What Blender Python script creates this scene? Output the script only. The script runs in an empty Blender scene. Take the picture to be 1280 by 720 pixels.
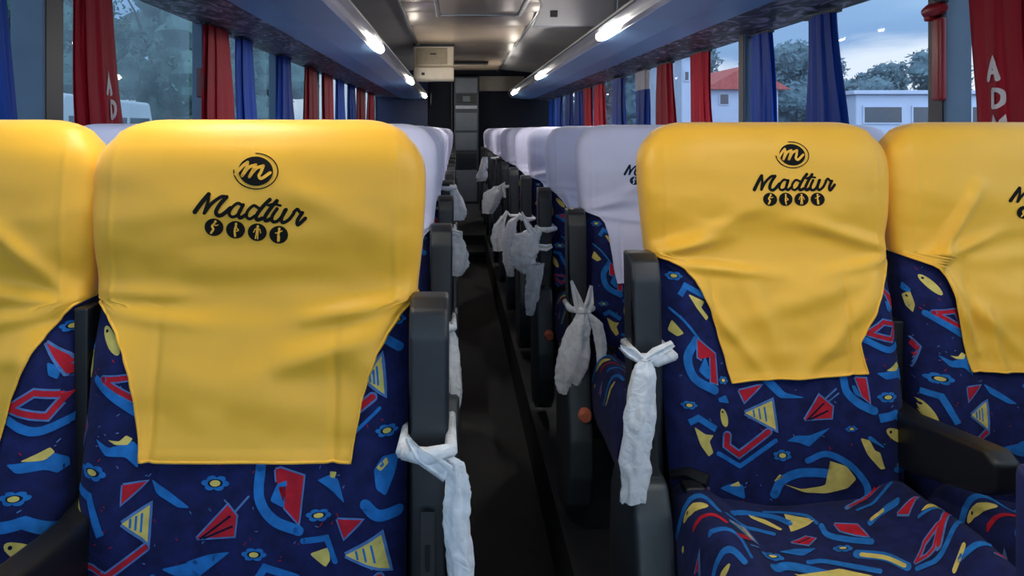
import bpy, bmesh, math, random
from mathutils import Vector, noise
from mathutils.bvhtree import BVHTree
PI = math.pi
F = 900.0; VX = 571.0; VY = 162.0; CZ = 1.35
scene = bpy.context.scene
col = scene.collection

def P(px, py, Y):
    """point of the place seen at photo pixel px,py at distance Y along the bus"""
    return Vector(((px - VX) * Y / F, Y, CZ - (py - VY) * Y / F))

# ------------------------------------------------------------------ materials
MATS = {}
def nodes_of(name):
    m = bpy.data.materials.new(name); m.use_nodes = True
    nt = m.node_tree; b = nt.nodes['Principled BSDF']
    MATS[name] = m
    return m, nt, b
def srgb(r, g, b):
    f = lambda c: (c/255/12.92) if c/255 <= 0.04045 else ((c/255+0.055)/1.055)**2.4
    return (f(r), f(g), f(b), 1)
def mat(name, rgb, rough=0.5, metal=0.0, var=0.12, scale=30.0, bump=0.0, bscale=200.0, sheen=0.0, stretch=(1,1,1), spec=0.5, coat=0.0):
    m, nt, b = nodes_of(name)
    c = srgb(*rgb)
    tc = nt.nodes.new('ShaderNodeTexCoord'); mp = nt.nodes.new('ShaderNodeMapping'); mp.inputs['Scale'].default_value = stretch
    nt.links.new(tc.outputs['Object'], mp.inputs[0])
    n = nt.nodes.new('ShaderNodeTexNoise'); n.inputs['Scale'].default_value = scale; n.inputs['Detail'].default_value = 4
    nt.links.new(mp.outputs[0], n.inputs['Vector'])
    r = nt.nodes.new('ShaderNodeMapRange'); r.inputs[1].default_value = .3; r.inputs[2].default_value = .7
    r.inputs[3].default_value = 1-var; r.inputs[4].default_value = 1+var
    nt.links.new(n.outputs['Fac'], r.inputs[0])
    mx = nt.nodes.new('ShaderNodeVectorMath'); mx.operation = 'SCALE'; mx.inputs[0].default_value = c[:3]
    nt.links.new(r.outputs[0], mx.inputs['Scale']); nt.links.new(mx.outputs[0], b.inputs['Base Color'])
    b.inputs['Roughness'].default_value = rough; b.inputs['Metallic'].default_value = metal
    b.inputs['Specular IOR Level'].default_value = spec
    if coat: b.inputs['Coat Weight'].default_value = coat
    if sheen:
        b.inputs['Sheen Weight'].default_value = sheen; b.inputs['Sheen Roughness'].default_value = .5
    if bump:
        n2 = nt.nodes.new('ShaderNodeTexNoise'); n2.inputs['Scale'].default_value = bscale; n2.inputs['Detail'].default_value = 3
        nt.links.new(mp.outputs[0], n2.inputs['Vector'])
        bp = nt.nodes.new('ShaderNodeBump'); bp.inputs['Strength'].default_value = bump; bp.inputs['Distance'].default_value = .002
        nt.links.new(n2.outputs['Fac'], bp.inputs['Height']); nt.links.new(bp.outputs[0], b.inputs['Normal'])
    return m

NAVY   = mat('navy_upholstery', (22, 30, 80), .85, var=.35, scale=45, bump=.5, bscale=700, sheen=.04, spec=.2)
BLUEP  = mat('blue_print', (32, 108, 182), .85, var=.2, scale=60, spec=.2)
LINEP  = mat('pale_blue_print', (80, 120, 180), .85, var=.25, scale=60, spec=.2)
REDP   = mat('red_print', (176, 30, 48), .85, var=.2, scale=60, spec=.2)
CREAMP = mat('cream_print', (208, 190, 104), .85, var=.15, scale=60, spec=.2)
DARKP  = mat('dark_print', (14, 16, 44), .85, var=.2, scale=60, spec=.2)
YELLOW = mat('yellow_stretch_fabric', (247, 186, 54), .42, var=.03, scale=9, bump=.12, bscale=1500, sheen=.25, spec=.35)
WHITEC = mat('white_stretch_fabric', (222, 222, 250), .55, var=.03, scale=9, bump=.12, bscale=1500, sheen=.2, spec=.3)
INK    = mat('dark_ink', (24, 24, 24), .8, var=.05, spec=.1)
INKB   = mat('navy_ink', (24, 44, 70), .8, var=.05, spec=.1)
PLAST  = mat('dark_grey_plastic', (31, 35, 41), .38, var=.08, scale=80, bump=.25, bscale=900, spec=.5)
PLASTL = mat('grey_plastic', (52, 59, 64), .36, var=.08, scale=80, bump=.2, bscale=900, spec=.5)
BLACKP = mat('black_plastic', (18, 19, 22), .45, var=.1, scale=60)
ORANGE = mat('salmon_button', (216, 120, 90), .45, var=.05)
FLOORM = mat('black_rubber_floor', (34, 36, 40), .6, var=.2, scale=14, bump=.3, bscale=300)
METAL  = mat('brushed_metal', (150, 152, 156), .32, metal=.9, var=.15, scale=20, stretch=(1, .15, 1))
RACKB  = mat('blue_grey_laminate', (132, 176, 222), .42, var=.05, scale=4, spec=.5)
PILB   = mat('blue_grey_pillar', (74, 96, 120), .5, var=.08, scale=8)
WALLM  = mat('grey_wall_carpet', (60, 68, 84), .9, var=.25, scale=90, bump=.4)
CEILM  = mat('grey_ceiling_laminate', (184, 166, 146), .3, metal=.35, var=.06, scale=3, stretch=(.4, 1.6, 1))
CEILD  = mat('dark_ceiling_laminate', (196, 196, 196), .35, metal=.1, var=.1, scale=3)
BEIGE  = mat('beige_plastic', (206, 196, 176), .4, var=.05, scale=10)
GREYPL = mat('silver_grey_plastic', (176, 176, 182), .35, metal=.1, var=.05, scale=10)
BULKN  = mat('navy_bulkhead', (16, 32, 70), .5, var=.12, scale=5)
BULKD  = mat('black_bulkhead', (9, 13, 26), .7, var=.15, scale=5, spec=.2)
CABG   = mat('grey_cabinet', (84, 92, 100), .45, var=.06, scale=8)
RED_C  = mat('red_curtain_cloth', (150, 16, 38), .6, var=.12, scale=20, stretch=(1, 1, .1), spec=.2)
BLU_C  = mat('blue_curtain_cloth', (20, 62, 150), .6, var=.15, scale=20, stretch=(1, 1, .1), spec=.2)
PATCHW = mat('white_letter_fabric', (210, 205, 210), .7, var=.05)
REDPL  = mat('red_plastic', (138, 24, 34), .35, var=.05)
WHITEP = mat('white_building_paint', (176, 186, 212), .7, var=.05, scale=2)
ROOFR  = mat('red_roof_tile', (170, 74, 70), .7, var=.2, scale=8)
DGLASS = mat('dark_glass', (52, 60, 72), .15, var=.2)
GROUNDM= mat('asphalt_ground', (112, 112, 112), .9, var=.2, scale=2)
BARK   = mat('tree_bark', (92, 78, 72), .9, var=.3, scale=6)
TANV   = mat('pale_van_paint', (190, 200, 212), .35, var=.04)

def leafmat(name, rgb):
    m, nt, b = nodes_of(name)
    g = nt.nodes.new('ShaderNodeTexCoord'); n = nt.nodes.new('ShaderNodeTexNoise'); n.inputs['Scale'].default_value = .9; n.inputs['Detail'].default_value = 6
    nt.links.new(g.outputs['Object'], n.inputs['Vector'])
    cr = nt.nodes.new('ShaderNodeValToRGB'); c = srgb(*rgb)
    cr.color_ramp.elements[0].position = .3; cr.color_ramp.elements[0].color = (c[0]*.5, c[1]*.5, c[2]*.55, 1)
    cr.color_ramp.elements[1].position = .7; cr.color_ramp.elements[1].color = (c[0]*1.3, c[1]*1.3, c[2]*1.2, 1)
    nt.links.new(n.outputs['Fac'], cr.inputs[0]); nt.links.new(cr.outputs[0], b.inputs['Base Color'])
    b.inputs['Roughness'].default_value = .7
    return m
LEAF1 = leafmat('dark_green_leaves', (70, 104, 104)); LEAF2 = leafmat('blue_green_leaves', (84, 118, 120)); LEAF3 = leafmat('haze_tinted_leaves', (84, 112, 128))  # LEAF3 has the blue of distance haze mixed into its leaf colour

def marble():
    m, nt, b = nodes_of('marbled_rack_lining')
    tc = nt.nodes.new('ShaderNodeTexCoord'); mp = nt.nodes.new('ShaderNodeMapping'); mp.inputs['Scale'].default_value = (2.2, 1, 2.2)
    nt.links.new(tc.outputs['Object'], mp.inputs[0])
    n = nt.nodes.new('ShaderNodeTexNoise'); n.inputs['Scale'].default_value = 6; n.inputs['Detail'].default_value = 4; n.inputs['Distortion'].default_value = 2.4
    nt.links.new(mp.outputs[0], n.inputs['Vector'])
    cr = nt.nodes.new('ShaderNodeValToRGB'); e = cr.color_ramp.elements
    e[0].position = .38; e[0].color = srgb(26, 30, 40); e[1].position = .68; e[1].color = srgb(176, 176, 200)
    x = e.new(.5); x.color = srgb(58, 64, 82); x = e.new(.56); x.color = srgb(120, 110, 132)
    nt.links.new(n.outputs['Fac'], cr.inputs[0]); nt.links.new(cr.outputs[0], b.inputs['Base Color'])
    b.inputs['Roughness'].default_value = .5
    return m
MARBLE = marble()

def glass(name, tint, film, haze):
    m = bpy.data.materials.new(name); m.use_nodes = True; nt = m.node_tree; nt.nodes.clear()
    out = nt.nodes.new('ShaderNodeOutputMaterial')
    tr = nt.nodes.new('ShaderNodeBsdfTransparent'); tr.inputs[0].default_value = (*tint, 1)
    gl = nt.nodes.new('ShaderNodeBsdfGlossy'); gl.inputs['Roughness'].default_value = .03
    lw = nt.nodes.new('ShaderNodeLayerWeight'); lw.inputs[0].default_value = .5
    pw = nt.nodes.new('ShaderNodeMath'); pw.operation = 'POWER'; pw.inputs[1].default_value = 5; nt.links.new(lw.outputs['Facing'], pw.inputs[0])
    fr = nt.nodes.new('ShaderNodeMath'); fr.operation = 'MULTIPLY_ADD'; fr.inputs[1].default_value = .6; fr.inputs[2].default_value = .012; nt.links.new(pw.outputs[0], fr.inputs[0])
    mx = nt.nodes.new('ShaderNodeMixShader'); nt.links.new(fr.outputs[0], mx.inputs[0]); nt.links.new(tr.outputs[0], mx.inputs[1]); nt.links.new(gl.outputs[0], mx.inputs[2])
    tl = nt.nodes.new('ShaderNodeBsdfTranslucent'); tl.inputs[0].default_value = (*film, 1)
    tc = nt.nodes.new('ShaderNodeTexCoord'); n = nt.nodes.new('ShaderNodeTexNoise'); n.inputs['Scale'].default_value = 3.0; n.inputs['Detail'].default_value = 5
    nt.links.new(tc.outputs['Object'], n.inputs['Vector'])
    r = nt.nodes.new('ShaderNodeMapRange'); r.inputs[1].default_value = .3; r.inputs[2].default_value = .7; r.inputs[3].default_value = haze*.6; r.inputs[4].default_value = haze*1.4
    nt.links.new(n.outputs['Fac'], r.inputs[0])
    m2 = nt.nodes.new('ShaderNodeMixShader'); nt.links.new(r.outputs[0], m2.inputs[0]); nt.links.new(mx.outputs[0], m2.inputs[1]); nt.links.new(tl.outputs[0], m2.inputs[2])
    nt.links.new(m2.outputs[0], out.inputs[0])
    return m
GLASSL = glass('tinted_glass_painted_haze', (.78, .88, .94), (.42, .56, .68), .28)  # pale translucent layer paints in the reflection haze of the left panes
GLASSR = glass('window_glass', (.93, .96, 1.0), (.8, .86, .95), .04)

def film():
    m = bpy.data.materials.new('translucent_bag_film'); m.use_nodes = True; nt = m.node_tree
    b = nt.nodes['Principled BSDF']; out = nt.nodes['Material Output']
    b.inputs['Base Color'].default_value = srgb(246, 249, 255); b.inputs['Roughness'].default_value = .25
    tc = nt.nodes.new('ShaderNodeTexCoord'); n = nt.nodes.new('ShaderNodeTexNoise'); n.inputs['Scale'].default_value = 38; n.inputs['Detail'].default_value = 4; n.inputs['Distortion'].default_value = 1.2
    nt.links.new(tc.outputs['Object'], n.inputs['Vector'])
    bp = nt.nodes.new('ShaderNodeBump'); bp.inputs['Strength'].default_value = .8; bp.inputs['Distance'].default_value = .006
    nt.links.new(n.outputs['Fac'], bp.inputs['Height']); nt.links.new(bp.outputs[0], b.inputs['Normal'])
    tl = nt.nodes.new('ShaderNodeBsdfTranslucent'); tl.inputs[0].default_value = (.92, .96, 1, 1)
    tr = nt.nodes.new('ShaderNodeBsdfTransparent')
    m1 = nt.nodes.new('ShaderNodeMixShader'); m1.inputs[0].default_value = .2
    nt.links.new(b.outputs[0], m1.inputs[1]); nt.links.new(tl.outputs[0], m1.inputs[2])
    m2 = nt.nodes.new('ShaderNodeMixShader')
    r = nt.nodes.new('ShaderNodeMapRange'); r.inputs[1].default_value = .35; r.inputs[2].default_value = .65; r.inputs[3].default_value = .0; r.inputs[4].default_value = .2
    nt.links.new(n.outputs['Fac'], r.inputs[0]); nt.links.new(r.outputs[0], m2.inputs[0])
    nt.links.new(m1.outputs[0], m2.inputs[1]); nt.links.new(tr.outputs[0], m2.inputs[2]); nt.links.new(m2.outputs[0], out.inputs[0])
    return m
FILM = film()
def emit(name, rgb, s):
    m = bpy.data.materials.new(name); m.use_nodes = True; nt = m.node_tree; nt.nodes.clear()
    out = nt.nodes.new('ShaderNodeOutputMaterial'); e = nt.nodes.new('ShaderNodeEmission'); e.inputs[0].default_value = (*rgb, 1); e.inputs[1].default_value = s
    nt.links.new(e.outputs[0], out.inputs[0]); return m
LAMP = emit('lit_lamp_tube', (1.0, .95, .86), 60.0)

# ------------------------------------------------------------------ builders
class MB:
    def __init__(s): s.v = []; s.f = []; s.m = []
    def add(s, verts, faces, mi=0):
        o = len(s.v); s.v += [tuple(p) for p in verts]
        for f in faces: s.f.append(tuple(i+o for i in f)); s.m.append(mi)
    def box(s, x0, x1, y0, y1, z0, z1, bev=0.0, mi=0):
        bm = bmesh.new(); bmesh.ops.create_cube(bm, size=1)
        for v in bm.verts: v.co = Vector(((x0+x1)/2+v.co.x*(x1-x0), (y0+y1)/2+v.co.y*(y1-y0), (z0+z1)/2+v.co.z*(z1-z0)))
        if bev: bmesh.ops.bevel(bm, geom=bm.edges[:]+bm.verts[:], offset=bev, segments=3, profile=.6, affect='EDGES')
        s.addbm(bm, mi)
    def addbm(s, bm, mi=0):
        bm.verts.index_update()
        s.add([v.co.copy() for v in bm.verts], [[v.index for v in f.verts] for f in bm.faces], mi); bm.free()
    def prism(s, prof, x0, x1, bev=0.0, mi=0, axis='x'):
        """profile (a,b) extruded; axis x: profile is (y,z); axis y: profile is (x,z)"""
        bm = bmesh.new()
        mk = (lambda a, b, t: (t, a, b)) if axis == 'x' else (lambda a, b, t: (a, t, b))
        A = [bm.verts.new(mk(a, b, x0)) for a, b in prof]; B = [bm.verts.new(mk(a, b, x1)) for a, b in prof]
        n = len(prof); bm.faces.new(A); bm.faces.new(B[::-1])
        for i in range(n): bm.faces.new((A[i], B[i], B[(i+1) % n], A[(i+1) % n]))
        bmesh.ops.recalc_face_normals(bm, faces=bm.faces[:])
        if bev:
            bmesh.ops.bevel(bm, geom=bm.edges[:], offset=bev, segments=3, profile=.6, affect='EDGES', clamp_overlap=True)
        s.addbm(bm, mi)
    def tube(s, pts, r, n=10, mi=0, cap=True):
        pts = [Vector(p) for p in pts]; rings = []
        for i, p in enumerate(pts):
            d = (pts[min(i+1, len(pts)-1)]-pts[max(i-1, 0)]).normalized()
            a = d.orthogonal().normalized()
            if i and rings: 
                a = (pa - d*pa.dot(d)).normalized() if (pa - d*pa.dot(d)).length > 1e-4 else a
            pa = a; b = d.cross(a); rr = r[i] if isinstance(r, (list, tuple)) else r
            rings.append([p + (a*math.cos(2*PI*k/n)+b*math.sin(2*PI*k/n))*rr for k in range(n)])
        vs = [q for rg in rings for q in rg]; fs = []
        for i in range(len(rings)-1):
            for k in range(n): fs.append((i*n+k, i*n+(k+1) % n, (i+1)*n+(k+1) % n, (i+1)*n+k))
        if cap: fs.append(tuple(range(n))[::-1]); fs.append(tuple((len(rings)-1)*n+k for k in range(n)))
        s.add(vs, fs, mi)
    def mesh(s, name, mats, smooth=False, angle=None):
        me = bpy.data.meshes.new(name); me.from_pydata(s.v, [], s.f)
        for m in (mats if isinstance(mats, (list, tuple)) else [mats]): me.materials.append(m)
        me.polygons.foreach_set('material_index', s.m)
        if smooth: me.polygons.foreach_set('use_smooth', [True]*len(s.f))
        me.update(); me.validate()
        if smooth and angle:
            me.set_sharp_from_angle(angle=math.radians(angle))
        return me

def link(name, me, parent=None, loc=None):
    o = bpy.data.objects.new(name, me); col.objects.link(o)
    if parent: o.parent = parent
    if loc is not None: o.location = loc
    return o
def tag(o, label=None, cat=None, group=None, kind=None):
    if label: o['label'] = label
    if cat: o['category'] = cat
    if group: o['group'] = group
    if kind: o['kind'] = kind
    return o
def struct(name, mb, mats, smooth=False, label=None, angle=None):
    o = link(name, mb.mesh(name, mats, smooth, angle)); o['kind'] = 'structure'
    if label: o['label'] = label
    return o

# ------------------------------------------------------------------ seat geometry
ZT = 1.151      # top of backrest above the seat platform
def lerpt(t, tab):
    if t <= tab[0][0]: return tab[0][1]
    for (a, va), (b, vb) in zip(tab, tab[1:]):
        if t <= b:
            k = (t-a)/(b-a); k = k*k*(3-2*k)*.5+k*.5
            return va+(vb-va)*k
    return tab[-1][1]
WTAB = [(.40, .226), (.55, .231), (.80, .231), (.90, .230), (.98, .238), (1.04, .2415), (1.155, .2415)]
DTAB = [(.40, .055), (.6, .06), (.85, .055), (.93, .05), (1.02, .058), (1.155, .058)]
RC = .085
def prof(z):
    w = lerpt(z, WTAB); d = lerpt(z, DTAB)
    yc = .045 - .125*(ZT - z)
    yc += .012*math.exp(-((z-.90)/.06)**2) - .012*math.exp(-((z-.62)/.12)**2)
    if z > ZT-RC:
        k = min(1, (z-(ZT-RC))/RC)
        s = math.sqrt(max(0, 1-k**2.3))
        w = w - .095*(1-s); d = d*(.12+.88*math.sqrt(max(0, 1-k**3.0)))
    return w, d, yc
def sgnp(v, e): return math.copysign(abs(v)**e, v)
def surf(a, z, off=0.0):
    w, d, yc = prof(z)
    n = 3.6
    x = (w+off)*sgnp(math.sin(a), 2/n); y = yc-(d+off)*sgnp(math.cos(a), 2/n)
    # bolsters and quilting channels on the front
    if math.cos(a) > 0 and z < .9:
        u = abs(x)/w; kf = min(1, (.9-z)/.08)
        y -= kf*(.014*math.exp(-((u-.8)/.16)**2))
        y += kf*.004*math.exp(-((abs(x)-.125)/.006)**2)
    return Vector((x, y, z+off*(.9 if z > ZT-.02 else 0)))
def zlist(z0, n, top=True):
    zs = []
    for i in range(n+1):
        t = i/n
        zs.append(z0+(ZT-z0)*(1-(1-t)**1.5) if False else z0+(ZT-z0)*t)
    # refine the rounded crown
    zs = [z for z in zs if z < ZT-RC]
    for k in range(13): zs.append(ZT-RC+RC*math.sin(k/12*PI/2))
    return zs
def ang_list(n):
    out = []
    for i in range(n):
        t = i/n*2*PI
        out.append(t - .22*math.sin(4*t)/2*1.0)
    return out
def backrest_mb():
    mb = MB(); zs = zlist(.38, 30); A = ang_list(72); n = len(A)
    vs = [surf(a, z) for z in zs for a in A]; fs = []
    for i in range(len(zs)-1):
        for k in range(n): fs.append((i*n+k, i*n+(k+1) % n, (i+1)*n+(k+1) % n, (i+1)*n+k))
    fs.append(tuple(range(n))[::-1]); fs.append(tuple((len(zs)-1)*n+k for k in range(n)))
    mb.add(vs, fs); return mb

def bvh_of(mb): return BVHTree.FromPolygons([Vector(v) for v in mb.v], mb.f)

class Print:
    """flat shapes laid on a surface; T maps drawing units to (u,v), cast gives the 3-D point"""
    def __init__(s, mb, T, cast): s.mb = mb; s.T = T; s.cast = cast; s.fat = 1.0
    def _put(s, pts2, faces, lay, mi):
        co = []
        for p in pts2:
            q = s.cast(*s.T(*p), .0008+.0004*lay); co.append(q)
        ok = [f for f in faces if all(co[i] is not None for i in f)]
        ok = [f for f in ok if max((co[f[i]]-co[f[i-1]]).length for i in range(len(f))) < .06]
        used = sorted({i for f in ok for i in f}); mp = {i: k for k, i in enumerate(used)}
        if used: s.mb.add([co[i] for i in used], [[mp[i] for i in f] for f in ok], mi)
    def unit(s):
        a = Vector(s.T(0, 0)); b = Vector(s.T(1, 0)); return max((b-a).length, 1e-6)
    def poly(s, pts, mi, lay=1, rnd=True):
        if rnd:   # soften the corners
            q = []
            for i in range(len(pts)):
                a = Vector(pts[i-1]); b = Vector(pts[i]); c = Vector(pts[(i+1) % len(pts)])
                q += [b.lerp(a, .16), b.lerp(a, .04).lerp(c, .04), b.lerp(c, .16)]
            pts = q
        bm = bmesh.new(); vs = [bm.verts.new((p[0], p[1], 0)) for p in pts]
        try: f = bm.faces.new(vs)
        except ValueError: bm.free(); return
        bmesh.ops.triangulate(bm, faces=[f])
        L = .013/s.unit()
        for _ in range(6):
            es = [e for e in bm.edges if e.calc_length() > L]
            if not es: break
            bmesh.ops.subdivide_edges(bm, edges=es, cuts=1, use_grid_fill=False)
            bmesh.ops.triangulate(bm, faces=[f for f in bm.faces if len(f.verts) > 3])
        bm.verts.index_update()
        s._put([(v.co.x, v.co.y) for v in bm.verts], [[v.index for v in f.verts] for f in bm.faces], lay, mi); bm.free()
    def line(s, pts, w, mi, lay=1, smooth=True, w2=None, cap=True):
        w *= s.fat
        pts = [Vector(p) for p in pts]
        if smooth and len(pts) > 2:
            q = []; e = [pts[0]*2-pts[1]]+pts+[pts[-1]*2-pts[-2]]
            for i in range(1, len(e)-2):
                for k in range(9):
                    t = k/9; a, b, c, d = e[i-1:i+3]
                    q.append(.5*((2*b)+(c-a)*t+(2*a-5*b+4*c-d)*t*t+(3*b-a-3*c+d)*t**3))
            pts = q+[pts[-1]]
        else:
            L = .008/s.unit(); q = [pts[0]]
            for a, b in zip(pts, pts[1:]):
                n = max(1, int((b-a).length/L))
                for k in range(1, n+1): q.append(a.lerp(b, k/n))
            pts = q
        N = len(pts); P2 = []
        for i, p in enumerate(pts):
            d0 = (pts[i]-pts[max(i-1, 0)]); d1 = (pts[min(i+1, N-1)]-pts[i])
            d0 = d0.normalized() if d0.length else d1.normalized(); d1 = d1.normalized() if d1.length else d0
            d = (d0+d1); d = d.normalized() if d.length > 1e-6 else d1
            nn = Vector((-d.y, d.x)); k = 1/max(.6, nn.dot(Vector((-d1.y, d1.x))))
            ww = w if w2 is None else w+(w2-w)*i/(N-1)
            P2 += [tuple(p+nn*ww/2*k), tuple(p+nn*ww/6*k), tuple(p-nn*ww/6*k), tuple(p-nn*ww/2*k)]
        s._put(P2, [(4*i+c, 4*i+c+1, 4*i+c+5, 4*i+c+4) for i in range(N-1) for c in range(3)], lay, mi)
        if cap:
            s.disc(pts[0], w/2, w/2, mi, lay); s.disc(pts[-1], (w2 or w)/2, (w2 or w)/2, mi, lay)
    def disc(s, c, rx, ry, mi, lay=1, rot=0, n=20):
        R = 2 if rx*s.unit() < .02 else 4; pts = [(c[0], c[1])]; ca, sa = math.cos(rot), math.sin(rot)
        for r in range(1, R+1):
            for k in range(n):
                a = 2*PI*k/n; x = rx*r/R*math.cos(a); y = ry*r/R*math.sin(a)
                pts.append((c[0]+x*ca-y*sa, c[1]+x*sa+y*ca))
        fs = [(0, 1+k, 1+(k+1) % n) for k in range(n)]
        for r in range(R-1):
            o = 1+r*n
            fs += [(o+k, o+n+k, o+n+(k+1) % n, o+(k+1) % n) for k in range(n)]
        s._put(pts, fs, lay, mi)
# print material slots: 0 navy 1 blue 2 pale line 3 red 4 cream 5 dark
def opoly(pr, pts, mi, ow, lay=1):      # outlined polygon
    pr.line(list(pts)+[pts[0]], ow*2, 2, lay, smooth=False, cap=False); pr.poly(pts, mi, lay+1, rnd=False)
def flower(pr, x, y, r, asp=.5, rot=.1):
    for k in range(6):
        a = k*PI/3+rot; pr.disc((x+math.cos(a)*r*.66, y+math.sin(a)*r*.66*asp), r*.36, r*.36*max(asp, .55), 1, 1)
    pr.disc((x, y), r*.55, r*.55*asp, 5, 2); pr.disc((x, y), r*.38, r*.42*asp, 4, 3)
def oval(pr, x, y, l, w, rot):
    pr.disc((x, y), l/2, w/2, 4, 1, rot); pr.disc((x-math.cos(rot)*l*.33, y-math.sin(rot)*l*.33), w*.14, w*.14, 5, 2)
def fan(pr, pts):
    opoly(pr, pts, 3, 4)
    a, b, c = Vector(pts[0]), Vector(pts[1]), Vector(pts[-1])
    for t in (.36, .68): pr.line([a.lerp(c, t*.3), Vector(pts[1]).lerp(Vector(pts[-1]), t)], 5, 5, 3, smooth=False)
def ctri(pr, pts):
    opoly(pr, pts, 4, 7)
    a, b, c = [Vector(p) for p in pts]
    for t in (.3, .5, .7):
        p = a.lerp(b, t); q = a.lerp(c, t); pr.line([p.lerp(q, .15), p.lerp(q, .8)], 5, 1, 3, smooth=False)
def ucup(pr, blue, red, inner):
    pr.line(blue, 24, 1, 1); opoly(pr, red, 3, 4, 2); pr.poly(inner, 1, 3)

def print_B(pr):
    ucup(pr, [(85, 128), (50, 190), (70, 260), (145, 305)], [(90, 125), (155, 180), (155, 285), (130, 275), (135, 190), (105, 150), (97, 195), (86, 188)], [(115, 185), (133, 245), (120, 268), (85, 235)])
    opoly(pr, [(232, 305), (318, 285), (250, 345)], 3, 4)
    pr.poly([(320, 272), (365, 272), (400, 312), (475, 330), (380, 332)], 1)
    ctri(pr, [(250, 382), (350, 340), (360, 440)])
    fan(pr, [(465, 405), (525, 320), (572, 360), (565, 400)])
    pr.line([(545, 335), (590, 300)], 5, 2); pr.line([(555, 345), (598, 315)], 4, 2)
    ucup(pr, [(622, 262), (630, 310), (670, 350), (718, 372)], [(668, 262), (702, 262), (707, 345), (684, 325)], [(650, 290), (665, 290), (680, 330), (660, 320)])
    pr.line([(728, 105), (790, 66), (856, 84), (822, 132), (728, 105)], 20, 2, 1, smooth=False); pr.line([(728, 105), (790, 66), (856, 84), (822, 132), (728, 105)], 12, 3, 2, smooth=False)
    pr.line([(715, 128), (800, 165), (868, 152)], 18, 1)
    pr.poly([(740, 242), (790, 238), (840, 226), (865, 250), (876, 302), (830, 265), (770, 264)], 1); pr.poly([(775, 235), (815, 220), (835, 212), (845, 228), (828, 242)], 4, 2)
    flower(pr, 772, 325, 38, .45); opoly(pr, [(868, 325), (895, 318), (895, 360), (880, 355)], 3, 4)
    pr.line([(735, 398), (798, 386), (872, 438)], 24, 1, smooth=False, cap=False); oval(pr, 800, 462, 100, 40, .55)
    pr.poly([(670, 472), (700, 478), (716, 512), (735, 520), (722, 530), (752, 575), (735, 580), (692, 530)], 4); pr.line([(702, 470), (744, 498)], 12, 1, w2=6)
    pr.poly([(398, 482), (430, 462), (480, 462), (562, 432), (520, 462), (480, 502), (440, 486)], 1)
    flower(pr, 382, 533, 34, .6, .4); flower(pr, 45, 352, 28, .5); flower(pr, 638, 440, 24, .4); flower(pr, 180, 272, 16, .9)
    pr.line([(185, 462), (182, 500), (225, 530), (332, 448)], 24, 2, 1, smooth=False); pr.line([(185, 462), (182, 500), (225, 530), (332, 448)], 15, 3, 2, smooth=False)
    pr.line([(150, 528), (228, 572), (358, 480)], 13, 1, smooth=False)
    oval(pr, 175, 402, 64, 26, 1.4); pr.poly([(155, 335), (185, 322), (195, 350), (160, 348)], 1)
    pr.line([(42, 412), (75, 396), (142, 440)], 18, 1, smooth=False, cap=False); pr.poly([(58, 425), (100, 455), (132, 460), (115, 482), (130, 522), (112, 536), (80, 490)], 4)
    pr.line([(352, 672), (380, 625), (440, 598), (520, 596), (575, 606)], 26, 1); pr.line([(475, 552), (545, 528), (630, 570), (688, 640), (688, 705)], 18, 1)
    pr.poly([(385, 636), (450, 655), (530, 643), (580, 605), (572, 575), (552, 552), (615, 572), (655, 622), (620, 652), (540, 670), (460, 666)], 4, 2); pr.poly([(350, 628), (372, 600), (388, 612)], 4)
    pr.poly([(152, 655), (215, 630), (240, 642), (246, 692)], 1); pr.poly([(190, 645), (222, 626), (230, 645)], 4, 2)
    opoly(pr, [(30, 640), (55, 600), (110, 650), (105, 670), (60, 642)], 3, 4)
    opoly(pr, [(798, 568), (850, 550), (890, 545), (890, 585)], 3, 4); pr.line([(795, 582), (885, 608)], 18, 1); pr.poly([(690, 700), (712, 640), (740, 680), (745, 700)], 3)
    # under and beside the cover
    pr.line([(38, -28), (62, -62), (140, -20)], 16, 1, smooth=False, cap=False); pr.poly([(66, -35), (130, -5), (108, 8), (140, 50), (130, 62), (95, 15)], 4)
    flower(pr, 25, -95, 30, .5); pr.poly([(5, 60), (22, 80), (42, 105), (20, 118), (-10, 100)], 4); pr.line([(0, 20), (45, 60), (92, 120)], 7, 1)
    opoly(pr, [(800, -60), (850, -20), (885, 40), (850, 30)], 3, 5); pr.poly([(810, -10), (840, 10), (835, 40), (815, 25)], 1)
    flower(pr, 850, -95, 30, .5)
    rnd = random.Random(5)
    for _ in range(70):
        x = rnd.uniform(0, 890); y = rnd.uniform(-60, 700); pr.line([(x, y), (x+rnd.uniform(-8, 8), y+rnd.uniform(-8, 8))], 2.4, rnd.choice([2, 2, 3]), 0)

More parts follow.
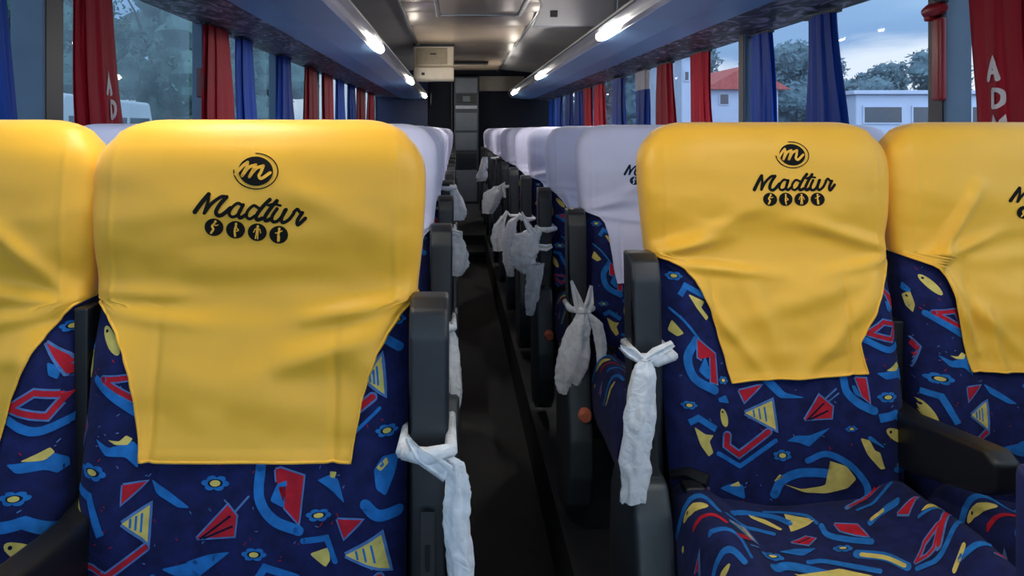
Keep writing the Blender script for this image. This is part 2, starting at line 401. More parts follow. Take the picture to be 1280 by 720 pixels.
def print_A(pr, pr4):
    oval(pr, 330, 72, 92, 32, .85); pr.poly([(252, 118), (268, 100), (275, 150), (268, 182), (255, 160)], 4); pr.poly([(255, 70), (272, 95), (266, 110), (252, 100)], 1)
    pr.line([(322, 172), (402, 165), (428, 232), (322, 172)], 19, 2, 1, smooth=False); pr.line([(322, 172), (402, 165), (428, 232), (322, 172)], 12, 3, 2, smooth=False)
    pr.line([(300, 178), (430, 262)], 20, 1)
    opoly(pr, [(244, 260), (274, 305), (250, 388), (240, 400)], 3, 4)
    pr.poly([(315, 325), (360, 346), (420, 330), (436, 345), (440, 402), (405, 370), (350, 366)], 1); pr.poly([(355, 325), (385, 330), (402, 315), (420, 325), (408, 340), (375, 338)], 4, 2)
    flower(pr, 315, 412, 44, .42); opoly(pr, [(405, 440), (466, 436), (405, 488)], 3, 4)
    pr.poly([(478, 430), (530, 458), (592, 500), (560, 500), (495, 465)], 1)
    pr.line([(245, 465), (312, 475), (355, 568)], 20, 1, smooth=False, cap=False); oval(pr, 275, 545, 100, 34, 1.1)
    ctri(pr, [(410, 537), (480, 495), (478, 592)])
    for mi, w, l in ((2, 22, 1), (3, 13, 2)):
        pr.line([(240, 655), (335, 650), (366, 668)], w*.75, mi, l, smooth=False); pr.line([(244, 658), (318, 712), (472, 605)], w, mi, l, smooth=False)
    pr.line([(230, 680), (300, 735)], 12, 1)
    pr.poly([(515, 660), (580, 645), (675, 615), (640, 665), (590, 692)], 1); flower(pr, 495, 697, 26, .8, .5)
    q = pr4
    flower(q, 72, 438, 38, .5); fan(q, [(28, 578), (110, 492), (135, 520), (130, 572)])
    q.line([(118, 498), (100, 480)], 3, 2); q.line([(130, 510), (165, 472)], 5, 2)
    ucup(q, [(195, 395), (195, 475), (235, 530), (305, 558)], [(236, 404), (250, 400), (315, 420), (305, 540), (266, 500), (272, 425), (240, 430)], [(242, 440), (270, 430), (264, 500), (225, 482)])
    q.poly([(350, 432), (385, 420), (410, 430), (430, 488), (408, 472), (385, 440)], 1); q.poly([(385, 412), (405, 412), (400, 428), (385, 428)], 4, 2)
    flower(q, 358, 520, 34, .45); flower(q, 185, 620, 34, .5)
    q.line([(318, 585), (380, 580), (405, 640)], 14, 1, smooth=False); q.poly([(335, 618), (385, 605), (392, 640), (378, 658)], 4)
    opoly(q, [(410, 530), (480, 525), (430, 577)], 3, 4); ctri(q, [(435, 620), (530, 565), (552, 660)])
    q.line([(488, 488), (520, 515), (572, 516)], 26, 1)
    q.poly([(508, 402), (530, 368), (575, 368), (562, 420), (540, 470), (515, 448)], 1); q.poly([(514, 395), (540, 372), (546, 388), (526, 405)], 4, 2)
    flower(q, 540, 305, 30, .55); q.line([(450, 255), (500, 215)], 24, 2, 1, smooth=False); q.line([(450, 255), (500, 215)], 15, 3, 2, smooth=False); q.line([(440, 320), (520, 245)], 8, 1)
    ctri(q, [(478, 168), (522, 108), (532, 210)]); q.line([(522, 60), (570, 92)], 20, 1); flower(q, 560, 20, 26, .5)
    q.poly([(0, 640), (60, 620), (122, 612), (60, 660), (20, 692), (0, 690)], 1)
    q.line([(190, 692), (215, 655), (300, 682)], 18, 1, smooth=False); q.poly([(215, 680), (290, 702), (245, 735), (208, 722)], 4)
    q.line([(490, 712), (525, 676)], 24, 2, 1); q.line([(490, 712), (525, 676)], 15, 3, 2); q.poly([(60, 712), (90, 700), (130, 716), (90, 740)], 1)
    opoly(q, [(350, 760), (420, 740), (400, 790)], 3, 4)
    rnd = random.Random(9)
    for _ in range(80):
        x = rnd.uniform(0, 570); y = rnd.uniform(0, 740); q.line([(x-30, y), (x-30+rnd.uniform(-7, 7), y+rnd.uniform(-7, 7))], 2, rnd.choice([2, 2, 3]), 0)
        x = rnd.uniform(240, 500); y = rnd.uniform(0, 740); pr.line([(x, y), (x+rnd.uniform(-7, 7), y+rnd.uniform(-7, 7))], 2, rnd.choice([2, 2, 3]), 0)

BACK = backrest_mb(); BACKBVH = bvh_of(BACK)
def front_cast(bvh):
    def c(x, z, off):
        h = bvh.ray_cast(Vector((x, -1, z)), Vector((0, 1, 0)))
        if h[0] is None or h[1].y > -.12: return None
        return h[0]+h[1]*off if h[1].y < 0 else None
    return c
def seat_back_mesh(which):
    mb = MB(); mb.v = list(BACK.v); mb.f = list(BACK.f); mb.m = list(BACK.m)
    c = front_cast(BACKBVH); sh = 1.14
    if which == 'B':
        T = lambda x, y: ((820+x/3-957)*1.36/F, sh-(380+y/3-VY)*1.36/F); p_ = Print(mb, T, c); p_.fat = 1.25; print_B(p_)
    else:
        T = lambda x, y: ((x/2.25-321)*.99/F, sh-(400+y/2.25-VY)*.99/F); T4 = lambda x, y: ((260+x/2.25-321)*.99/F, sh-(400+y/2.25-VY)*.99/F)
        p_ = Print(mb, T, c); q_ = Print(mb, T4, c); p_.fat = q_.fat = 1.15; print_A(p_, q_)
    return mb.mesh('backrest', [NAVY, BLUEP, LINEP, REDP, CREAMP, DARKP], True, 60)

# cushion: centre x=0, y from -.50 (front) to -.06 (rear), top about z=.47
def cush_z(x, y):
    u = abs(x)/.232; t = (y+.50)/.44
    z = .468 + .030*math.exp(-((u-.80)/.17)**2) - .018*math.exp(-(x/.12)**2)
    z += .02*math.sin(t*PI)*.6 - .05*max(0, .16-t)**2/.0256*.5
    z += .006*noise.noise(Vector((x*9, y*9, 3)))
    z -= .05*max(0, u-.9)**2/.01 + .03*max(0, t-.9)/.1
    z -= .0035*math.exp(-((abs(x)-.13)/.006)**2)
    return z
def cushion_mb():
    mb = MB(); nx, ny = 44, 34; vs = []
    for j in range(ny+1):
        y = -.50+.45*j/ny
        for i in range(nx+1):
            x = -.230+.460*i/nx; vs.append((x, y, cush_z(x, y)))
    fs = [(j*(nx+1)+i, j*(nx+1)+i+1, (j+1)*(nx+1)+i+1, (j+1)*(nx+1)+i) for j in range(ny) for i in range(nx)]
    # skirt down and bottom
    loop = [i for i in range(nx+1)] + [j*(nx+1)+nx for j in range(1, ny+1)] + [ny*(nx+1)+i for i in range(nx-1, -1, -1)] + [j*(nx+1) for j in range(ny-1, 0, -1)]
    base = len(vs)
    for q, (dz, g) in enumerate(((-.015, 1.02), (-.07, 1.025), (-.12, .98))):
        for i in loop: vs.append((vs[i][0]*g, -.275+(vs[i][1]+.275)*g, vs[i][2]+dz))
    n = len(loop); prev = loop
    for q in range(3):
        cur = [base+q*n+k for k in range(n)]
        for k in range(n): fs.append((prev[k], cur[k], cur[(k+1) % n], prev[(k+1) % n]))
        prev = cur
    fs.append(tuple(prev[::-1]))
    mb.add(vs, fs); return mb
CUSH = cushion_mb()
def cushion_mesh():
    mb = MB(); mb.v = list(CUSH.v); mb.f = list(CUSH.f); mb.m = list(CUSH.m); bvh = bvh_of(CUSH)
    def c(x, y, off):
        h = bvh.ray_cast(Vector((x, y, 1)), Vector((0, 0, -1)))
        if h[0] is None or h[1].z < .2: return None
        return h[0]+h[1]*off
    def T(x, y):
        px = 820+x/2.783; py = 600+y/2.783; Y = .655*F/(py-VY); return ((px-VX)*Y/F-.612, Y-1.42)
    pr = Print(mb, T, c); pr.unit = lambda: .0006; pr.fat = 1.3
    L = pr.line; G = pr.poly
    L([(265, 110), (290, 92), (400, 86), (465, 105)], 16, 1); L([(375, 70), (440, 62), (520, 75), (560, 105)], 8, 1)
    G([(440, 66), (555, 92), (530, 110), (465, 140), (480, 105)], 4); G([(320, 95), (380, 105), (440, 132), (430, 138), (330, 108)], 4)
    L([(245, 140), (410, 155)], 10, 1); ctri(pr, [(255, 180), (305, 160), (345, 207)]); opoly(pr, [(470, 180), (520, 150), (555, 155), (530, 182)], 3, 3)
    L([(495, 178), (535, 155)], 3, 5, 3)
    G([(425, 226), (480, 205), (560, 190), (510, 230)], 1); flower(pr, 650, 192, 34, .25); flower(pr, 405, 248, 40, .25)
    L([(575, 115), (600, 145), (680, 165), (750, 175)], 14, 1); opoly(pr, [(620, 112), (700, 122), (740, 160), (690, 150), (640, 135)], 3, 3)
    L([(700, 212), (800, 225), (875, 262)], 22, 1); L([(715, 215), (800, 228), (865, 258)], 11, 4, 2)
    L([(410, 290), (480, 272), (650, 292)], 22, 1); G([(470, 295), (640, 312), (665, 300), (630, 260), (765, 285), (700, 325), (600, 332)], 4, 2); L([(530, 250), (600, 240), (780, 270)], 12, 1)
    L([(290, 240), (320, 215)], 16, 3); L([(330, 250), (355, 230)], 5, 2)
    oval(pr, 140, 125, 90, 20, .3); L([(75, 100), (160, 100), (220, 150)], 11, 1); L([(90, 145), (60, 160), (50, 200)], 14, 4); L([(75, 145), (45, 175)], 8, 1)
    opoly(pr, [(95, 235), (150, 215), (155, 270), (120, 290)], 3, 4); L([(190, 220), (280, 240), (330, 310)], 10, 1); L([(150, 320), (200, 292), (260, 290), (310, 334)], 13, 1); oval(pr, 230, 325, 60, 18, .1); L([(135, 160), (200, 172), (245, 200)], 8, 3)
    L([(665, 62), (720, 35), (790, 20)], 13, 2, 1); L([(675, 58), (725, 38), (780, 24)], 6, 3, 2); L([(700, 75), (780, 50), (820, 35)], 7, 1)
    L([(745, 120), (790, 92), (840, 88)], 14, 1); L([(750, 112), (790, 90)], 8, 4, 2)
    opoly(pr, [(840, 115), (915, 92), (880, 130)], 3, 3); G([(918, 142), (975, 112), (1015, 135)], 4); L([(915, 148), (1020, 140)], 6, 1)
    for mi, w, l in ((2, 13, 1), (3, 7, 2)):
        L([(905, 250), (935, 205), (990, 188), (968, 228), (905, 250)], w, mi, l, smooth=False); L([(985, 225), (1012, 162), (1040, 150)], w*1.8, mi, l, smooth=False)
    L([(910, 272), (1000, 247), (1075, 180)], 13, 1); L([(1040, 300), (1070, 268)], 13, 4); L([(1060, 285), (1160, 272)], 13, 1); opoly(pr, [(1175, 305), (1220, 292), (1215, 315)], 3, 3)
    L([(650, 320), (800, 300), (960, 330)], 14, 1); L([(850, 300), (930, 320)], 12, 3)
    # the part towards the front edge and beyond the picture
    T2 = lambda x, y: (x, y); p2 = Print(mb, T2, c); p2.unit = lambda: 1
    p2.line([(-.1, -.40), (0, -.36), (.09, -.4)], .02, 1); p2.poly([(-.02, -.45), (.08, -.43), (.05, -.47)], 4); p2.poly([(.12, -.44), (.18, -.40), (.17, -.46)], 3); p2.line([(-.19, -.42), (-.12, -.46)], .018, 1)
    return mb.mesh('cushion', [NAVY, BLUEP, LINEP, REDP, CREAMP, DARKP], True, 60)

# ------------------------------------------------------------------ covers
def cover_mb(cl, cr, seed, folds, amp=1.0, bot=(.449, .449)):
    """cl, cr: half width of the flap against the drop from the camera height; front and rear sheets meet at the side seams"""
    mb = MB(); CAM = 1.14
    zb = CAM-max(bot); zs_ = CAM-.24
    zs = []; n1 = 44
    for i in range(n1+1): zs.append(zb+(zs_-zb)*i/n1)
    n2 = 30
    for i in range(1, n2+1): zs.append(zs_+(ZT-RC-zs_)*i/n2)
    for k in range(1, 13): zs.append(ZT-RC+RC*math.sin(k/12*PI/2))
    nu = 84
    def disp(x, z):
        d = CAM-z; v = 0
        for (x0, d0, x1, d1, w, a) in folds:
            p = Vector((x, d)); A = Vector((x0, d0)); B = Vector((x1, d1)); ab = B-A
            t = max(-.1, min(1.1, (p-A).dot(ab)/ab.length_squared)); q = A+ab*t
            r = (p-q).length; tt = max(0, min(1, t))
            v += a*math.exp(-(r/w)**2)*(math.sin(PI*(.12+.8*tt))**.7)
        v += .0022*noise.noise(Vector((x*7+seed, d*22, seed*1.7)))*max(0, min(1, (d-.02)/.1))
        v += .0010*noise.noise(Vector((x*22, d*30+seed, 4)))*max(0, min(1, (d-.05)/.1))
        return max(-.0012, v*amp)
    nr = len(zs)
    for side in (0, 1):
        vs = []
        for z in zs:
            w, d, yc = prof(z)
            dz = CAM-z
            if z < zs_:
                hl = lerpt(dz, cl); hr = lerpt(dz, cr)
            else: hl = hr = None
            for i in range(nu+1):
                t = -1+2*i/nu
                lim = hr if t > 0 else hl
                if lim is None or lim >= w*.998: a = math.copysign(PI/2*(1-(1-abs(t))**1.0), t)
                else:
                    amax = math.asin(min(1, (lim/w))**1.8); a = amax*t
                if side == 1: a = PI-a
                zz = z
                if z < zb+.05 and side == 0:       # the lower hem: its own slope
                    k = (zb+.05-z)/.05; tgt = CAM-(bot[0]+(bot[1]-bot[0])*(i/nu)); zz = z+(tgt-zb)*k
                off = .0045
                p = surf(a, zz, off)
                wgt = max(0, math.cos(a)) if side == 0 else 0
                p.y -= disp(p.x, zz)*min(1, wgt*2.5)
                if side == 0 and zz < .92:         # cloth spans the channels and bolsters
                    pass
                # side seam ridge of the head part
                if side == 0 and zz > .88:
                    p.y -= .0022*math.exp(-((abs(p.x)-.205)/.0035)**2)
                # lower flap stands off a little and its hem is thicker
                if zz < zb+.013: p.y -= .0012
                vs.append(p)
        fs = [(j*(nu+1)+i, j*(nu+1)+i+1, (j+1)*(nu+1)+i+1, (j+1)*(nu+1)+i) for j in range(nr-1) for i in range(nu)]
        if side == 1: fs = [f[::-1] for f in fs]
        mb.add(vs, fs)
        if side == 0:
            edge = [vs[j*(nu+1)] for j in range(n1, -1, -1)]+[vs[i] for i in range(1, nu+1)]+[vs[j*(nu+1)+nu] for j in range(1, n1+1)]
            front_n = len(vs)
    # crown cap joining both sheets
    o = front_n; r = (nr-1)*(nu+1)
    mb.add([], [])
    for i in range(nu):
        mb.f.append((r+i, r+i+1, o+r+i+1, o+r+i)); mb.m.append(0)
    return mb, edge
def logo_mesh(bvh, x0, z0, rot, ink, base, sc=.000233, partial=False):
    mb = MB(); cast = front_cast(bvh); ca, sa = math.cos(rot), math.sin(rot)
    def T(x, y):
        u = (x-450)*sc; v = (y-455)*sc; return (x0+u*ca-v*sa*-1*-1, z0-(u*sa+v*ca))
    pr = Print(mb, T, cast); L = pr.line
    W = 25
    L([(118, 500), (150, 442), (184, 388)], W+4, 0, 1); L([(184, 388), (188, 430), (176, 500)], W-5, 0, 1); L([(176, 500), (212, 440), (262, 394), (296, 390)], W-3, 0, 1)
    L([(296, 390), (262, 440), (246, 485), (262, 505), (290, 495), (330, 452)], W, 0, 1)
    L([(398, 428), (368, 420), (335, 455), (328, 490), (352, 504), (384, 480), (404, 430)], W-6, 0, 1); L([(404, 425), (384, 480), (396, 504), (432, 478)], W-3, 0, 1)
    L([(498, 432), (468, 422), (438, 455), (432, 490), (455, 504), (486, 480)], W-6, 0, 1); L([(562, 374), (525, 420), (492, 480), (500, 504), (530, 492)], W-1, 0, 1)
    L([(606, 376), (576, 420), (545, 480), (552, 504), (582, 488)], W-1, 0, 1); L([(556, 410), (590, 398), (630, 402)], W-9, 0, 1)
    L([(612, 424), (588, 472), (590, 500), (612, 504), (640, 478), (662, 424)], W-4, 0, 1); L([(668, 422), (646, 478), (656, 504), (690, 482), (716, 440)], W-4, 0, 1)
    L([(716, 432), (736, 412), (752, 428), (768, 432)], W-5, 0, 1); L([(768, 430), (744, 478), (750, 506), (790, 462)], W-2, 0, 1)
    pr.disc((450, 215), 107, 88, 0, 1, .05, 40)
    arc = [(450+136*math.cos(a), 215+107*math.sin(a)) for a in [math.radians(-98+k*13) for k in range(0, 22)]]
    L(arc, 7, 0, 1, w2=8)
    for s in ([(330, 246), (365, 195), (392, 168)], [(392, 170), (392, 195), (372, 252)], [(372, 252), (405, 198), (445, 178)], [(445, 178), (436, 205), (418, 252)], [(418, 252), (450, 200), (492, 178)], [(492, 178), (484, 215), (476, 240), (494, 254), (540, 214)]):
        L(s, 19, 1, 2)
    for k, cx in enumerate((243, 375, 508, 640)):
        pr.disc((cx, 580), 58, 54, 0, 1, 0, 28); y = 580
        pr.disc((cx+(6 if k == 0 else 0), y-36), 8, 8, 1, 2)
        if k == 0: L([(cx, y-24), (cx-12, y-5), (cx-2, y+12), (cx-14, y+36)], 13, 1, 2); L([(cx-4, y-18), (cx+10, y-12), (cx+24, y-18)], 6, 1, 2)
        if k == 1: L([(cx, y-24), (cx-4, y+6), (cx+2, y+38)], 13, 1, 2); L([(cx, y-16), (cx+18, y), (cx+6, y+8)], 7, 1, 2)
        if k == 2: L([(cx, y-22), (cx, y+8)], 17, 1, 2); L([(cx-4, y+6), (cx-7, y+38)], 8, 1, 2); L([(cx+4, y+6), (cx+7, y+38)], 8, 1, 2); L([(cx-22, y+2), (cx-12, y-20), (cx+12, y-20), (cx+22, y+2)], 6, 1, 2)
        if k == 3: L([(cx, y-24), (cx-2, y+10)], 13, 1, 2); L([(cx-3, y+6), (cx-1, y+38)], 10, 1, 2); L([(cx+6, y+8), (cx+8, y+38)], 7, 1, 2); L([(cx-20, y-8), (cx-4, y-14), (cx+18, y-26)], 7, 1, 2)
    return mb.mesh('logo', [ink, base], False)

def ccurve(pts): return pts
CA_L = [(.24, .245), (.252, .212), (.264, .199), (.29, .178), (.313, .165), (.345, .153), (.375, .145), (.435, .134), (.466, .131)]
CA_R = [(.24, .245), (.252, .218), (.264, .207), (.29, .190), (.313, .177), (.345, .166), (.375, .158), (.435, .148), (.466, .144)]
CB_L = [(.24, .245), (.252, .196), (.265, .172), (.29, .152), (.31, .142), (.345, .128), (.38, .119), (.43, .108), (.475, .100)]
CB_R = [(.24, .245), (.262, .222), (.30, .197), (.34, .175), (.38, .152), (.40, .140), (.43, .143), (.475, .148)]
CC_L = [(.24, .25), (.246, .215), (.262, .178), (.28, .165), (.32, .156), (.39, .148), (.466, .136)]
def make_cover(name, L, R, seed, folds, mat_, ink, lx, lz, lrot, bot=(.449, .449), amp=1.55, lsc=.000233):
    mb, edge = cover_mb(L, R, seed, folds, amp, bot)
    me = mb.mesh('headrest_cover', [mat_], True); hem = MB(); hem.tube(edge, .0021, 6)
    lg = logo_mesh(bvh_of(mb), lx, lz, lrot, ink, mat_, lsc)
    return me, hem.mesh('hem', [mat_], True), lg
foldsA = [(.25, .235, .10, .262, .010, .005), (.24, .246, .02, .275, .016, .004), (.235, .262, .03, .335, .018, .005), (-.24, .232, -.08, .236, .010, .004), (-.24, .252, -.06, .275, .012, .0035), (.0, .06, .19, .15, .02, .003), (-.1, .20, .16, .20, .02, .002), (.03, .33, .16, .30, .02, .003), (-.12, .36, .1, .38, .03, .003)]
foldsB = [(-.25, .240, -.10, .21, .012, .007), (-.24, .252, -.02, .275, .011, .006), (-.22, .250, -.03, .15, .018, .006), (.245, .235, .06, .18, .013, .006), (.24, .245, .10, .275, .012, .004), (-.17, .29, -.05, .44, .012, .004), (-.06, .30, .02, .47, .018, .004), (.16, .33, .03, .46, .016, .004), (-.15, .16, .05, .20, .02, -.003), (-.08, .36, .12, .30, .02, .003)]
foldsC = [(-.18, .268, -.10, .12, .010, .010), (-.19, .255, -.06, .20, .012, .007), (-.17, .27, -.13, .40, .010, .007), (-.15, .30, -.04, .42, .014, .005), (-.20, .25, .1, .24, .02, .003), (.24, .24, .08, .2, .014, .005), (-.1, .35, -.08, .47, .010, .004), (-.03, .33, -.02, .46, .014, .003)]
foldsD = [(.22, .24, .07, .10, .012, .006), (.22, .25, .02, .22, .012, .006), (.2, .26, .05, .28, .011, .006), (.15, .32, .03, .33, .014, .004), (-.2, .24, 0, .2, .015, .004), (.1, .16, -.02, .26, .011, .005), (.1, .3, -.04, .30, .01, .004)]
COV = {
 'A': make_cover('a', CA_L, CA_R, 1.3, foldsA, YELLOW, INK, .0, 1.14-.115, .115),
 'B': make_cover('b', CB_L, CB_R, 7.1, foldsB, YELLOW, INK, .038, 1.14-.105, .0, amp=2.1, bot=(.468, .452)),
 'C': make_cover('c', CC_L, CA_R, 3.9, foldsC, YELLOW, INK, .045, 1.14-.137, .14, amp=1.9),
 'D': make_cover('d', CA_L, CA_R, 5.2, foldsD, YELLOW, INK, -.02, 1.14-.12, .05, bot=(.50, .50)),
 'W1': make_cover('w1', CC_L, CA_R, 2.2, foldsD + foldsB[:3], WHITEC, INKB, -.032, 1.14-.125, .02),
 'W2': make_cover('w2', CA_L, CA_R, 8.8, foldsA + foldsC[2:4], WHITEC, INKB, .0, 1.14-.12, .06),
}
BK = {'A': seat_back_mesh('A'), 'B': seat_back_mesh('B')}
CU = cushion_mesh()

# ------------------------------------------------------------------ seat parts in plastic
def arm_raised(xc):
    mb = MB()
    pr_ = [(-.005, .905), (-.045, .905), (-.072, .893), (-.085, .86), (-.11, .42), (-.135, .46), (-.07, .44), (-.04, .42), (-.008, .86)]
    mb.prism(pr_, xc-.027, xc+.027, bev=.007); me = mb.mesh('raised_armrest', [PLAST], True, 40)
    s = MB(); s.prism([(-.1105, .64), (-.1135, .64), (-.134, .50), (-.128, .50)], xc-.009, xc+.009, bev=0)
    s.box(xc-.003, xc+.003, -.124, -.118, .56, .60)
    return me, s.mesh('pivot_slot', [BLACKP])
def side_panel(xc, sgn):
    mb = MB()
    pf = [(-.02, .50), (-.10, .525), (-.15, .515), (-.178, .47), (-.20, .39), (-.232, .29), (-.235, .19), (-.20, .10), (-.13, .045), (-.02, .03), (.03, .12), (.035, .30), (.02, .44)]
    mb.prism(pf, xc-.034, xc+.034, bev=.012); me = mb.mesh('side_panel', [PLASTL], True, 50)
    b = MB(); b.tube([(xc+sgn*.012, -.185, .358), (xc+sgn*.012, -.220, .354), (xc+sgn*.012, -.226, .353)], [.019, .019, .014], 16)
    r = MB(); r.prism([(y*.72-.032, z*.72+.075) for y, z in pf], xc-.037, xc-.034 if sgn > 0 else xc+.037, bev=0) if False else None
    return me, b.mesh('recline_button', [ORANGE], True, 40)
def arm_lowered(x):
    mb = MB()
    mb.prism([(.0, .60), (-.02, .628), (-.10, .62), (-.31, .648), (-.335, .636), (-.335, .59), (-.31, .575), (-.14, .525), (.0, .50)], x-.022, x+.022, bev=.009)
    mb.box(x+(-.0235 if x < 0 else .0205)-.010, x+(-.0235 if x < 0 else .0205)+.010, -.03, .045, .36, .885 if x < 0 else .77, .003)
    return mb.mesh('lowered_armrest', [BLACKP], True, 40)
def base_mesh():
    mb = MB(); mb.prism([(-.40, .345), (-.06, .345), (-.08, .20), (-.10, .0), (-.30, .0), (-.32, .2)], -.16, .16, bev=.012)
    return mb.mesh('seat_base', [BLACKP], True, 40)
def buckle(sgn):
    mb = MB(); mb.tube([(sgn*.215, -.085, .50), (sgn*.19, -.10, .512), (sgn*.16, -.125, .507)], [.008, .011, .012], 8)
    mb.box(sgn*.19-.018, sgn*.19+.018, -.15, -.115, .492, .507, .005)
    return mb.mesh('belt_buckle', [BLACKP], True, 40)
ARM_L = arm_raised(.255); ARM_R = arm_raised(-.259); SP_L = side_panel(.265, -1); SP_R = side_panel(-.272, 1)
LOW_L = arm_lowered(-.219); LOW_R = arm_lowered(.221); BASE = base_mesh(); BUCK = {1: buckle(1), -1: buckle(-1)}
def seat(x, Y, kind, cover, back, label, group, clabel):
    r = link('bus_seat', None, None, (x, Y, .21)); r.empty_display_size = .1; tag(r, label, 'seat', group)
    link('backrest', BK[back], r); link('cushion', CU, r); link('seat_base', BASE, r)
    c = link('headrest_cover', COV[cover][0], r); c['label'] = clabel
    link('hem', COV[cover][1], c); link('logo', COV[cover][2], c)
    if kind == 'AL':
        a = link('raised_armrest', ARM_L[0], r); link('pivot_slot', ARM_L[1], a); s = link('side_panel', SP_L[0], r); b = link('recline_button', SP_L[1], s); b['label'] = 'salmon pink recline button'
        link('lowered_armrest', LOW_L, r); link('belt_buckle', BUCK[1], r)
    if kind == 'AR':
        a = link('raised_armrest', ARM_R[0], r); link('pivot_slot', ARM_R[1], a); s = link('side_panel', SP_R[0], r); b = link('recline_button', SP_R[1], s); b['label'] = 'salmon pink recline button'
        link('lowered_armrest', LOW_R, r); link('belt_buckle', BUCK[-1], r)
    if kind in ('WL', 'WR'): link('belt_buckle', BUCK[-1 if kind == 'WL' else 1], r)
    return r
PITCH = .77; NR = 12
ORD = ['first', 'second', 'third', 'fourth', 'fifth', 'sixth', 'seventh', 'eighth', 'ninth', 'tenth', 'eleventh', 'last']
YL = [1.055+PITCH*k for k in range(NR)]; YR = [1.42+PITCH*k for k in range(NR)]
for k in range(NR):
    if k == 0:
        seat(-.293, YL[0], 'AL', 'A', 'A', 'nearest seat left of the aisle, wide yellow cover with tilted dark logo', 'yellow covered front seats', 'yellow stretch cover')
        seat(-.773, YL[0], 'WL', 'D', 'B', 'yellow-covered window seat cut by the left edge of the photo', 'yellow covered front seats', 'yellow stretch cover')
        seat(.612, YR[0], 'AR', 'B', 'B', 'nearest seat right of the aisle, yellow cover with level logo, patterned cushion showing', 'yellow covered front seats', 'yellow stretch cover')
        seat(1.098, YR[0], 'WR', 'C', 'A', 'yellow-covered window seat with deep creases, cut by the right edge', 'yellow covered front seats', 'yellow stretch cover')
    else:
        n = ORD[k-1] if k < NR-1 else 'last'
        g = 'white covered seats'
        seat(-.293, YL[k], 'AL', 'W1' if k % 2 else 'W2', 'A' if k % 2 else 'B', f'white-covered aisle seat, {n} row behind the yellow seats left of the aisle', g, 'white stretch cover')
        seat(-.777, YL[k], 'WL', 'W2' if k % 2 else 'W1', 'B', f'white-covered window seat, {n} row behind the yellow seats on the left side', g, 'white stretch cover')
        seat(.612, YR[k], 'AR', 'W1' if k % 2 else 'W2', 'B' if k % 2 else 'A', f'white-covered aisle seat, {n} row behind the yellow seats right of the aisle', g, 'white stretch cover')
        seat(1.098, YR[k], 'WR', 'W2' if k % 2 else 'W1', 'A', f'white-covered window seat, {n} row behind the yellow seats on the right side', g, 'white stretch cover')

# ------------------------------------------------------------------ shell
XL, XR = -1.23, 1.42; Y0, Y1 = -1.6, 11.25; CEIL = 2.28
m = MB(); m.box(-.035, .30, Y0, 7.32, -.1, 0); m.box(XL, -.035, Y0, Y1, -.1, .21); m.box(.30, XR, Y0, Y1, -.1, .21)
struct('floor', m, FLOORM, label='black rubber aisle floor between raised seat platforms')
m = MB(); m.box(-.035, .30, 7.32, 7.78, -.1, .105); struct('trim_1', m, FLOORM, label='first black step up the aisle')
m = MB(); m.box(-.035, .30, 7.78, Y1, -.1, .21); struct('trim_2', m, FLOORM, label='second black step up the aisle')
m = MB(); m.box(-.035, .30, 7.305, 7.33, .085, .112, .004); m.box(-.035, .30, 7.765, 7.79, .19, .217, .004); struct('trim_3', m, PLASTL, label='grey edge strips of the aisle steps')
SILL = 1.16
m = MB(); m.box(XL-.06, XL, Y0, Y1, .0, SILL); m.box(XL-.06, XL, Y0, Y1, 1.95, CEIL+.05); struct('wall_left', m, WALLM)
m = MB(); m.box(XR, XR+.06, Y0, Y1, .0, SILL); m.box(XR, XR+.06, Y0, Y1, 1.95, CEIL+.05); struct('wall_right', m, WALLM)
m = MB(); m.box(XL-.06, XR+.06, Y1, Y1+.06, 0, CEIL+.05); struct('wall_rear', m, BULKD)
# window posts
PY = [2.045+1.385*k for k in range(-2, 7)]
tn = 4
for y in PY:
    for sx, x in ((-1, XL), (1, XR)):
        m = MB(); a, b = (x-.02, x+(.075 if y < 2.5 else .03)) if sx < 0 else (x-(.07 if y < 4 else .02), x+.005)
        c = y+.02 if sx < 0 else y-.017; h = .052 if sx < 0 else .038
        m.box(a, b, c-h, c+h, SILL-.02, 1.96, .006); m.box(*((b-.004, b+.003) if sx < 0 else (a-.003, a+.004)), c-h+.008, c+h-.008, SILL, 1.9, .001, mi=1)  # dark strip puts the shade of the post's inner side into colour
        struct(f'trim_{tn}', m, [PILB, PLAST]); tn += 1
wn = 1
ys = [Y0]+PY+[Y1]
for a, b in zip(ys, ys[1:]):
    for sx, x in ((-1, XL-.03), (1, XR+.03)):
        m = MB(); m.add([(x, a+.04, SILL), (x, b-.04, SILL), (x, b-.04, 1.95), (x, a+.04, 1.95)], [(0, 1, 2, 3)])
        o = struct(f'window_{wn}', m, GLASSL if sx < 0 else GLASSR); wn += 1
# front: dashboard-height wall only, windscreen above open to daylight
m = MB(); m.box(XL-.06, XR+.06, Y0-.06, Y0, -.1, .75); struct('wall_front', m, WALLM)
